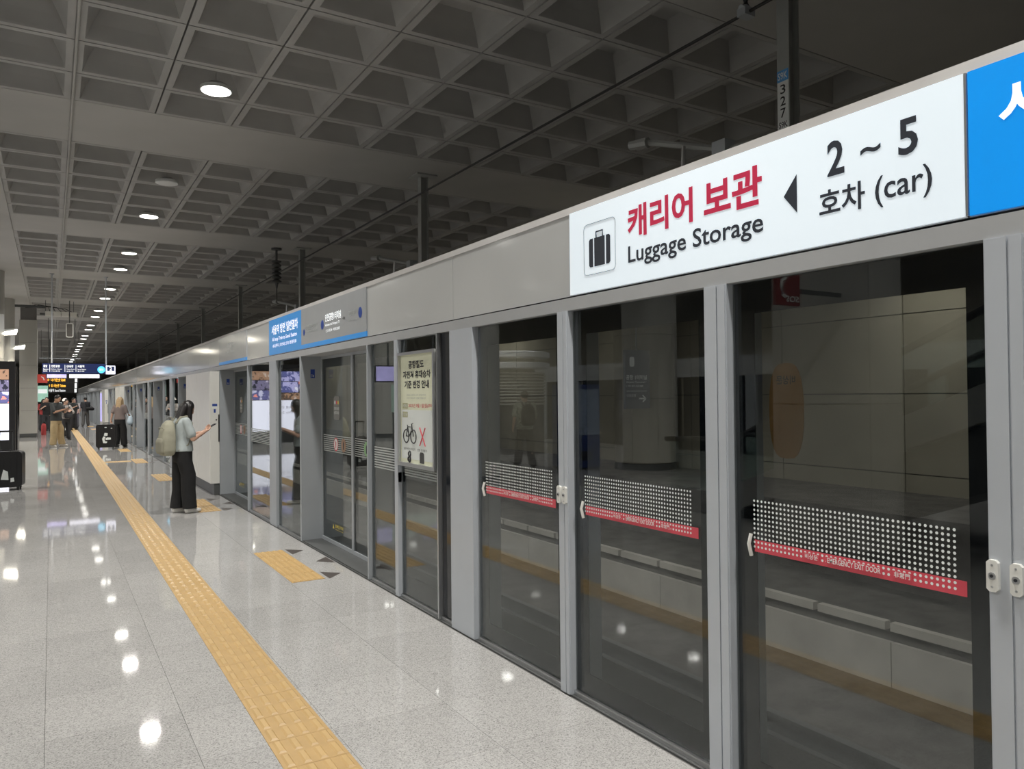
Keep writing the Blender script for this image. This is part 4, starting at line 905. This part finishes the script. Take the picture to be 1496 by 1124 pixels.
# woman with phone
WX, WY, WRZ = 1.60, 11.72, RD(-76)
person((WX, WY, 0), WRZ, 1.62, 'woman in pale grey shirt and wide black trousers looking at her phone', 'skin', 'tee_grey', 'cloth_black', 'shoe_white', 'hair_black',
       ((.125, .045, .655), (.045, .185, .715), (-.2, .1, 1), .7), ((-.125, .05, .655), (-.03, .17, .70), (.3, .1, 1), .7), feet=((.058, .035), (-.06, -.03)), vox=.0075, wide=1.28, sleeve=.72, long_hair=.15, look=1.0, female=True, toes=(-6, 8))
def local(loc, rz, p): c, s = math.cos(rz), math.sin(rz); return (loc[0]+p[0]*c-p[1]*s, loc[1]+p[0]*s+p[1]*c, loc[2]+p[2])
def backpack(loc, rz, back, w, d, h, z0, label, m1, m2, shoulder, name='backpack', front=False):
    """worn pack; local frame of its wearer, back = distance behind the spine"""
    t = thing(name, label, 'backpack', loc); ox, oy, oz = loc; sg = 1 if front else -1
    cy = oy+sg*(back+d/2)
    b = MB()
    loft(b, [(ox, cy, oz+z0, w*.30, d*.28), (ox, cy, oz+z0+h*.04, w*.42, d*.42), (ox, cy, oz+z0+h*.15, w*.49, d*.50), (ox, cy, oz+z0+h*.45, w*.50, d*.50), (ox, cy-sg*d*.04, oz+z0+h*.70, w*.46, d*.45), (ox, cy-sg*d*.09, oz+z0+h*.88, w*.37, d*.35), (ox, cy-sg*d*.14, oz+z0+h*.97, w*.24, d*.22), (ox, cy-sg*d*.16, oz+z0+h, w*.10, d*.12)], 24, 3.0)
    remesh(b, 'bag_body', M(m1), t, .012, 3)
    b = MB(); loft(b, [(ox, cy+sg*d*.40, oz+z0+h*.06, w*.34, d*.14), (ox, cy+sg*d*.46, oz+z0+h*.12, w*.38, d*.17), (ox, cy+sg*d*.48, oz+z0+h*.40, w*.38, d*.16), (ox, cy+sg*d*.44, oz+z0+h*.50, w*.33, d*.10)], 20, 3.2); remesh(b, 'front_pocket', M(m2), t, .012, 2)
    MB().tube([(ox-w*.3, cy+sg*d*.36, oz+z0+h*.74), (ox-w*.2, cy+sg*d*.42, oz+z0+h*.80), (ox+w*.2, cy+sg*d*.42, oz+z0+h*.80), (ox+w*.3, cy+sg*d*.36, oz+z0+h*.74)], .006, 5).build('zip', M(m2), t, True)
    MB().tube([(ox-.035, cy-sg*d*.3, oz+z0+h*.97), (ox-.03, cy-sg*d*.3, oz+z0+h*1.08), (ox+.03, cy-sg*d*.3, oz+z0+h*1.08), (ox+.035, cy-sg*d*.3, oz+z0+h*.97)], .010, 6).build('top_loop', M(m2), t, True)
    sx0, sz = shoulder
    for s in (-1, 1):
        f = -sg*1.0
        MB().tube([(ox+s*w*.26, oy+sg*back*1.0, oz+z0+h*.92), (ox+s*sx0, oy+sg*back*.45, oz+sz+.012), (ox+s*sx0, oy+f*.03, oz+sz+.022), (ox+s*sx0*1.04, oy+f*back*.82, oz+sz-.07), (ox+s*sx0*1.25, oy+f*back*.85, oz+sz-.22), (ox+s*sx0*1.9, oy+f*.02, oz+z0+h*.30), (ox+s*w*.42, oy+sg*back*.9, oz+z0+h*.14)],
                  [.02, .022, .022, .022, .018, .010, .010], 8).build('strap', M(m2), t, True)
    t.rotation_euler.z = rz; return t
backpack((WX, WY, 0), WRZ, .115, .30, .20, .50, .83, 'pale olive backpack worn by the woman with the phone', 'pack_olive', 'pack_olive_dark', (.085, 1.355))
def phone(loc, rz, p, lab, tilt=-50):
    q = local(loc, rz, p); t = thing('phone', lab, 'phone', q); x, y, z = q
    MB().rbox(x-.037, x+.037, y-.004, y+.004, z-.076, z+.076, .010, 3).build('case', 'black_plastic', t); box(x-.034, x+.034, y-.0052, y-.004, z-.07, z+.07).build('screen', mat('phone_screen', (.03, .03, .035), .45, spec=.2), t)
    t.rotation_euler = (RD(tilt), 0, rz)
phone((WX, WY, 0), WRZ, (.01, .415, 1.225), 'dark phone held in front of the woman in black trousers', -62)
# man in beige trousers
MX, MY = .14, 30.4
person((MX, MY, 0), RD(-128), 1.79, 'man in charcoal t-shirt and beige trousers holding a phone', 'skin_tan', 'tee_charcoal', 'chino_beige', 'shoe_white', 'hair_black',
       ((.155, .075, .665), (.06, .215, .715), (-.3, 0, 1), .6), ((-.155, .06, .66), (-.04, .205, .70), (.3, 0, 1), .6), feet=((.10, .0), (-.11, .03)), vox=.013, wide=1.3, sleeve=.85, look=.6, toes=(18, -18))
phone((MX, MY, 0), RD(-128), (.02, .47, 1.32), 'phone held by the man in beige trousers', -50)
# blonde woman beside the suitcase
person((1.98, 28.75, 0), RD(-35), 1.70, 'blonde woman in brown top and black overalls, back to camera', 'skin', 'top_brown', 'cloth_black', 'shoe_black', 'hair_blonde',
       ((.13, .03, .65), (.10, .16, .62), (-1, 0, 0), .6), ((-.135, -.04, .66), (-.17, -.02, .535), (1, 0, 0), .9), vox=.013, wide=1.35, sleeve=.75, long_hair=.15, female=True)
tb_ = thing('tote_bag', 'pale blue tote bag hanging at the blonde woman\'s hip', 'bag', (2.27, 28.55, .78))
b = MB(); caps(b, (2.27, 28.55, .84), (2.28, 28.58, .98), .10, .075); remesh(b, 'bag_body', M('tote_blue'), tb_, .014, 2); MB().tube([(2.22, 28.56, 1.02), (2.15, 28.65, 1.25), (2.12, 28.7, 1.40), (2.22, 28.75, 1.25), (2.32, 28.6, 1.03)], .012, 6).build('strap', M('tote_blue'), tb_, True)
# farther people
person((.47, 35.2, 0), RD(-150), 1.66, 'person in grey hoodie and white cap holding a dark bag', 'skin', 'hoodie_grey', 'cloth_dark', 'shoe_black', 'hair_black', ((.14, .08, .66), (.02, .17, .70)), ((-.14, .08, .66), (-.02, .17, .68)), vox=.018, sleeve=1.6, wide=1.1, look=.7)
cp = thing('cap', 'white cap worn by the person in the grey hoodie', 'cap', (.47, 35.2, 1.54)); b = MB(); ell(b, (.455, 35.18, 1.60), (.09, .10, .07)); caps(b, (.42, 35.12, 1.585), (.40, 35.05, 1.57), .06, .05, flat=.25); remesh(b, 'crown', M('cap_white'), cp, .014, 2); ell(e_ := MB(), (.47, 35.2, 1.672), (.012, .012, .008), None, 6, 8).build('button', M('cap_white'), cp, True)
backpack((.47, 35.2, 0), RD(-150), .14, .30, .18, .40, .86, 'dark round bag carried on the chest of the hooded person', 'pack_black', 'cloth_dark', (.08, 1.38), front=True)
FAR = ((1.74, 51.7, 1.74, 20, 'cloth_dark', 'trouser_grey', 'standing man in dark jacket with a shoulder bag beyond the strip', 0), (.62, 44.5, 1.68, 190, 'cloth_black', 'cloth_dark', 'far person in black behind the hooded person', .0),
       (.98, 46.0, 1.70, 215, 'tee_charcoal', 'cloth_dark', 'far person in black t-shirt looking down at a phone', 0), (1.15, 49.5, 1.66, 160, 'hoodie_grey', 'trouser_grey', 'far person in grey top left of the standing man', .12),
       (-.35, 45.5, 1.66, 200, 'red_cloth', 'cloth_dark', 'far person in red beside the square pier', .1), (-.18, 43.2, 1.75, 170, 'cloth_black', 'cloth_dark', 'far person in black standing left behind the man in beige trousers', 0),
       (.30, 52.5, 1.70, 180, 'tee_grey', 'cloth_dark', 'far person in light shirt in the middle of the crowd', 0), (.8, 58.0, 1.72, 150, 'cloth_dark', 'cloth_dark', 'smallest far person in dark clothes in the crowd', 0))
for x, y, hh, rz, top, bot, lab, lh in FAR:
    person((x, y, 0), RD(rz), hh, lab, 'skin', top, bot, 'shoe_black', 'hair_black', ((.14, .06, .66), (.05, .16, .72)), ((-.14, .03, .65), (-.12, .10, .54)), vox=.024, sleeve=.9, wide=1.15, long_hair=lh, look=.3)
sb = thing('shoulder_bag', 'dark shoulder bag of the far standing man', 'bag', (1.95, 51.45, .95)); b = MB(); caps(b, (1.85, 51.45, 1.05), (2.1, 51.5, 1.03), .10, .10); remesh(b, 'bag_body', M('cloth_black'), sb, .02, 2); MB().tube([(1.85, 51.48, 1.12), (1.72, 51.55, 1.42), (1.9, 51.75, 1.3), (2.1, 51.5, 1.12)], .015, 5).build('strap', M('cloth_black'), sb, True)
# walker mirrored in the glass
person((-4.07, 14.23, 0), RD(12), 1.74, 'man in patterned shirt walking, seen mirrored in the glass door', 'skin', 'stripe_shirt', 'cloth_dark', 'shoe_black', 'hair_black', ((.15, -.03, .66), (.15, .03, .53)), ((-.15, .03, .66), (-.15, .12, .56)), feet=((.06, .13), (-.06, -.13)), vox=.014, sleeve=.8, wide=1.15)
backpack((-4.07, 14.23, 0), RD(12), .12, .32, .2, .48, .96, 'black backpack of the walking man mirrored in the glass', 'pack_black', 'cloth_dark', (.09, 1.46))

# ---------------------------------------------------------------- platform furniture on the other half, mirrored in the glass
vm = thing('vending_machine', 'dark blue drinks vending machine mirrored in the glass doors', 'vending machine', (-4.9, 13.6, 0))
box(-5.45, -4.65, 13.3, 14.0, .04, 1.85).build('cabinet', mat('vend_blue', (.02, .04, .16), .4), vm); box(-5.40, -4.70, 13.28, 13.3, .75, 1.75).build('window', mat('vend_window', (.18, .22, .30), .2, var=.3, scale=12, emis=.25), vm); box(-5.42, -4.68, 13.34, 13.96, 0.001, .04).build('foot', 'black_plastic', vm)
text('POCARI SWEAT', (-4.644, 13.5, .5), (0, 0, 1), (0, -1, 0), 1.1, .16, .03).build('lettering', 'letter_white', vm); box(-5.2, -4.9, 13.275, 13.285, .2, .4).build('flap', 'black_plastic', vm)
lk = thing('louvred_kiosk', 'round louvred kiosk drum mirrored above the walking man', 'kiosk', (-6.3, 18.5, 0))
MB().lathe((-6.3, 18.5, 0), [(.95, .001), (.95, 2.2)], 28).build('drum', 'trouser_grey' if 0 else M('trouser_grey'), lk, 30)
for i in range(11): MB().lathe((-6.3, 18.5, 0), [(.96, 1.35+.085*i), (1.0, 1.37+.085*i), (1.0, 1.39+.085*i), (.96, 1.41+.085*i)], 28).build('louvre', 'column_clad', lk, 30)
for z in (2.35, 2.65): MB().lathe((-6.3, 18.5, 0), [(1.0, z), (1.12, z+.03), (1.12, z+.17), (1.0, z+.2)], 32).build('ring', 'frame_light', lk, 30)
MB().lathe((-6.3, 18.5, 0), [(.7, 2.2), (.7, 2.85)], 24).build('neck', 'dark_steel', lk, 30)
es = thing('escalator', 'escalator rising between the column rows, mirrored in the nearest pane', 'escalator', (-3.3, 2.0, 0))
def slope(x, off, th): return [(x, 5.2, .0+off), (x, -6.2, 5.0+off)]
for x, nm in ((-2.75, 'balustrade'), (-4.3, 'balustrade')):
    MB().prism([(8.2, .01), (7.2, .01), (-3.3, 4.6), (-3.3, 5.6), (7.0, 1.0), (8.2, .95)], (x, 0, 0), (0, 1, 0), (0, 0, 1), (-.04, 0, 0)).build(nm, 'clear_glass', es)
    MB().prism([(8.3, .0), (7.2, .0), (-3.3, 4.2), (-3.3, 4.62), (7.3, .3), (8.3, .3)], (x+.06, 0, 0), (0, 1, 0), (0, 0, 1), (-.12, 0, 0)).build('skirt', 'steel', es)
    MB().tube([(x-.02, 8.3, .98), (x-.02, 7.0, 1.03), (x-.02, -3.3, 5.62)], .04, 8).build('handrail', 'black_rubber', es, True)
MB().prism([(8.0, .02), (7.2, .02), (-3.3, 4.1), (-3.3, 3.4), (5.6, .0), (8.0, .0)], (-2.82, 0, 0), (0, 1, 0), (0, 0, 1), (-1.45, 0, 0)).build('truss', 'dark_steel', es)
for i in range(22):
    y = 7.0-.45*i; z = .12+.196*i; box(-4.24, -2.82, y-.42, y, z, z+.18).build('step', 'post_grey', es)
so = thing('sos_sign', 'small red telephone sign by the column, mirrored at the top of the nearest pane', 'sign', (-.46, 4.3, 2.39))
box(-.61, -.31, 4.28, 4.32, 2.39, 2.66).build('panel', mat('sos_red', (.20, .03, .03), .5), so); box(-1.2, -.61, 4.29, 4.31, 2.5, 2.54).build('bracket', 'dark_steel', so); ftext('SOS', -.59, -.43, 2.42, 2.47, 4.276).build('lettering', 'print_white', so); MB().tube([(-.42, 4.276, 2.62), (-.37, 4.276, 2.60), (-.36, 4.276, 2.54), (-.38, 4.276, 2.48), (-.42, 4.276, 2.46)], .014, 5).build('handset', 'print_white', so, True)
# station sign hanging on the column across the track
cs = thing('station_sign', 'dark station sign with train symbol and arrow, seen through the glass', 'sign', (10.35, 12.0, 1.33))
box(10.02, 10.68, 12.0, 12.06, 1.33, 2.54).build('panel', mat('sign_slate', (.10, .11, .13), .4, emis=.08), cs); WT = mat('sign_glyph', (.55, .57, .58), .5, emis=.12)
MB().rbox(10.14, 10.26, 11.99, 11.998, 2.20, 2.40, .04, 4).build('train_symbol', WT, cs)
for s, a, b_, z0, z1, bo in (('공항 1터미널', 10.04, 10.60, 1.93, 2.03, .02), ('Airport Terminal 1', 10.04, 10.58, 1.85, 1.90, .01), ('1号航站楼', 10.04, 10.5, 1.78, 1.82, 0)): ftext(s, a, b_, z0, z1, 11.996, bo).build('lettering', WT, cs)
box(10.05, 10.60, 11.995, 11.998, 1.69, 1.70).build('rule', WT, cs); ftext('→', 10.38, 10.58, 1.46, 1.62, 11.996, .02).build('arrow', WT, cs); ftext('인천공항', 10.05, 10.30, 1.58, 1.63, 11.996, 0).build('lettering', WT, cs)
box(10.33, 10.37, 12.02, 12.04, 2.54, 5.68).build('hanging_rod', 'post_grey', cs)
for x, lab in ((-3.2, 'left'), (-4.6, 'right')):
    t = thing('hanging_monitor', lab+' half of the twin hanging monitors mirrored in the pane beside the poster', 'monitor', (x, 20.0, 2.05)); box(x-.42, x+.42, 20.0, 20.12, 2.03, 2.5).build('case', 'black_plastic', t); box(x-.38, x+.38, 19.99, 20.0, 2.06, 2.47).build('screen', 'screen_violet', t); box(x-.02, x+.02, 20.04, 20.08, 2.5, CZ-.03).build('rod', 'dark_steel', t)
gp = thing('glass_screen', 'pale green lit glass panel with a slanted top, mirrored left of the poster', 'panel', (-2.6, 17, 0))
MB().prism([(-2.05, 1.25), (-3.2, 1.25), (-3.2, 1.55), (-2.05, 1.92)], (0, 17, 0), (1, 0, 0), (0, 0, 1), (0, .04, 0)).build('pane', mat('pale_green', (.45, .60, .52), .3, emis=.35), gp)
for x in (-2.1, -3.15): box(x-.02, x+.02, 17.005, 17.035, 0.001, 1.25).build('leg', 'dark_steel', gp)
# small things by the pier
fe = thing('fire_extinguisher', 'red fire extinguisher standing beside the square pier', 'extinguisher', (-.30, 40.5, 0)); MB().lathe((-.30, 40.5, 0), [(.09, .001), (.10, .02), (.10, .42), (.07, .50), (.03, .54)], 16).build('cylinder', M('red_cloth'), fe, 30); box(-.34, -.24, 40.47, 40.53, .54, .60).build('valve', 'black_plastic', fe); MB().tube([(-.25, 40.5, .57), (-.15, 40.5, .5), (-.16, 40.5, .2)], .015, 6).build('hose', 'black_rubber', fe, True)
rs = thing('alarm_sign', 'red sign projecting from the square pier below the hanging sign', 'sign', (-.33, 38.8, 2.35)); box(-.525, -.14, 38.78, 38.82, 2.35, 2.72).build('panel', mat('alarm_red', (.5, .06, .05), .4, emis=.3), rs); MB().tube([(-.38, 38.775, 2.62), (-.30, 38.775, 2.57), (-.27, 38.775, 2.47)], .02, 5).build('symbol', 'print_white', rs)
gs = thing('exit_sign', 'glowing green sign beyond the pier at the left', 'sign', (-.35, 47, 2.0)); box(-.65, -.15, 47, 47.1, 1.5, 2.35).build('panel', mat('exit_green', (.38, .66, .54), .4, emis=.35), gs); box(-.42, -.38, 47.02, 47.06, 0.001, 1.5).build('stand', 'dark_steel', gs); box(-.6, -.2, 46.99, 47, 1.95, 2.15).build('field', 'letter_white', gs)

# opposite platform edge (only in reflections)
oh = thing('far_door_header', 'header and doors along the far edge of the island platform', 'header', (XL, 20, 2.1)); box(XL-.3, XL, Y0+.05, 80, 2.1, 2.64).build('casing', 'rail_grey', oh)
for k in range(-3, 16):
    y = C0+BAY*k; box(XL-.1, XL-.02, y-1.0, y+1.0, .02, 2.1).build('glass', 'frit', oh); box(XL-.15, XL, y+1.05, y+1.4, 0.001, 2.1).build('post', 'frame_grey', oh); box(XL-.1, XL-.02, y+1.45, y+3.7, .02, 2.1).build('glass', 'frit', oh)

# ---------------------------------------------------------------- turn the remeshed bodies and garments into plain meshes
dg = bpy.context.evaluated_depsgraph_get(); dg.update()
done = []
for ob in APPLY: done.append((ob, bpy.data.meshes.new_from_object(ob.evaluated_get(dg))))
for ob, me in done:
    ob.modifiers.clear(); old = ob.data; ob.data = me; me.name = old.name
    me.polygons.foreach_set('use_smooth', [True]*len(me.polygons))

# ---------------------------------------------------------------- hang pieces of a part under that part (thing > part > sub-part)
def stem_of(o): return o.name.split('.')[0]
SUB = [(('keyhole_ring', 'screw', 'keyhole'), ('plate',)), (('wheel',), ('caster',)), (('grip',), ('pull_handle',)), (('sticker_face', 'figure'), ('sticker',)), (('eye', 'mouth'), ('body',)), (('zip',), ('bag_body',)),
       (('headline', 'small_print', 'white_field', 'tag_box', 'date_line', 'wheel_drawing', 'bicycle_drawing', 'red_cross', 'folding_bike_drawing', 'bag_drawing'), ('sheet',)), (('caption',), ('white_area',)), (('notice_icon',), ('notice_sticker',)),
       (('lettering', 'dim_lettering', 'red_lettering', 'numeral', 'tilde', 'arrow', 'symbol_outline', 'suitcase_symbol', 'suitcase_handle', 'station_number', 'divider', 'badge', 'train_symbol', 'rule', 'handset', 'symbol'),
        ('panel', 'blue_panel', 'silver_panel', 'face', 'field', 'number_plate', 'number_head', 'text_ground', 'notice_sticker', 'warning_triangle', 'cabinet')), (('rib',), ('front_shell',)), (('sticker',), ('front_shell',))]
def mid(o):
    b = [Vector(c) for c in o.bound_box]; return sum(b, Vector())/8
for root in [o for o in COL.objects if o.type == 'EMPTY' and o.parent is None]:
    kids = [k for k in root.children if k.type == 'MESH']
    for names, hosts in SUB:
        hs_ = [k for k in kids if stem_of(k) in hosts and k.parent == root]
        if not hs_: continue
        hm = [(k, mid(k), k.dimensions) for k in hs_]
        for k in kids:
            if stem_of(k) in names and k.parent == root and k not in hs_ and not k.children:
                c = mid(k)
                k.parent = min(hm, key=lambda q: sum(max(0, abs(c[i]-q[1][i])-q[2][i]/2) for i in range(3))*100+(c-q[1]).length)[0]
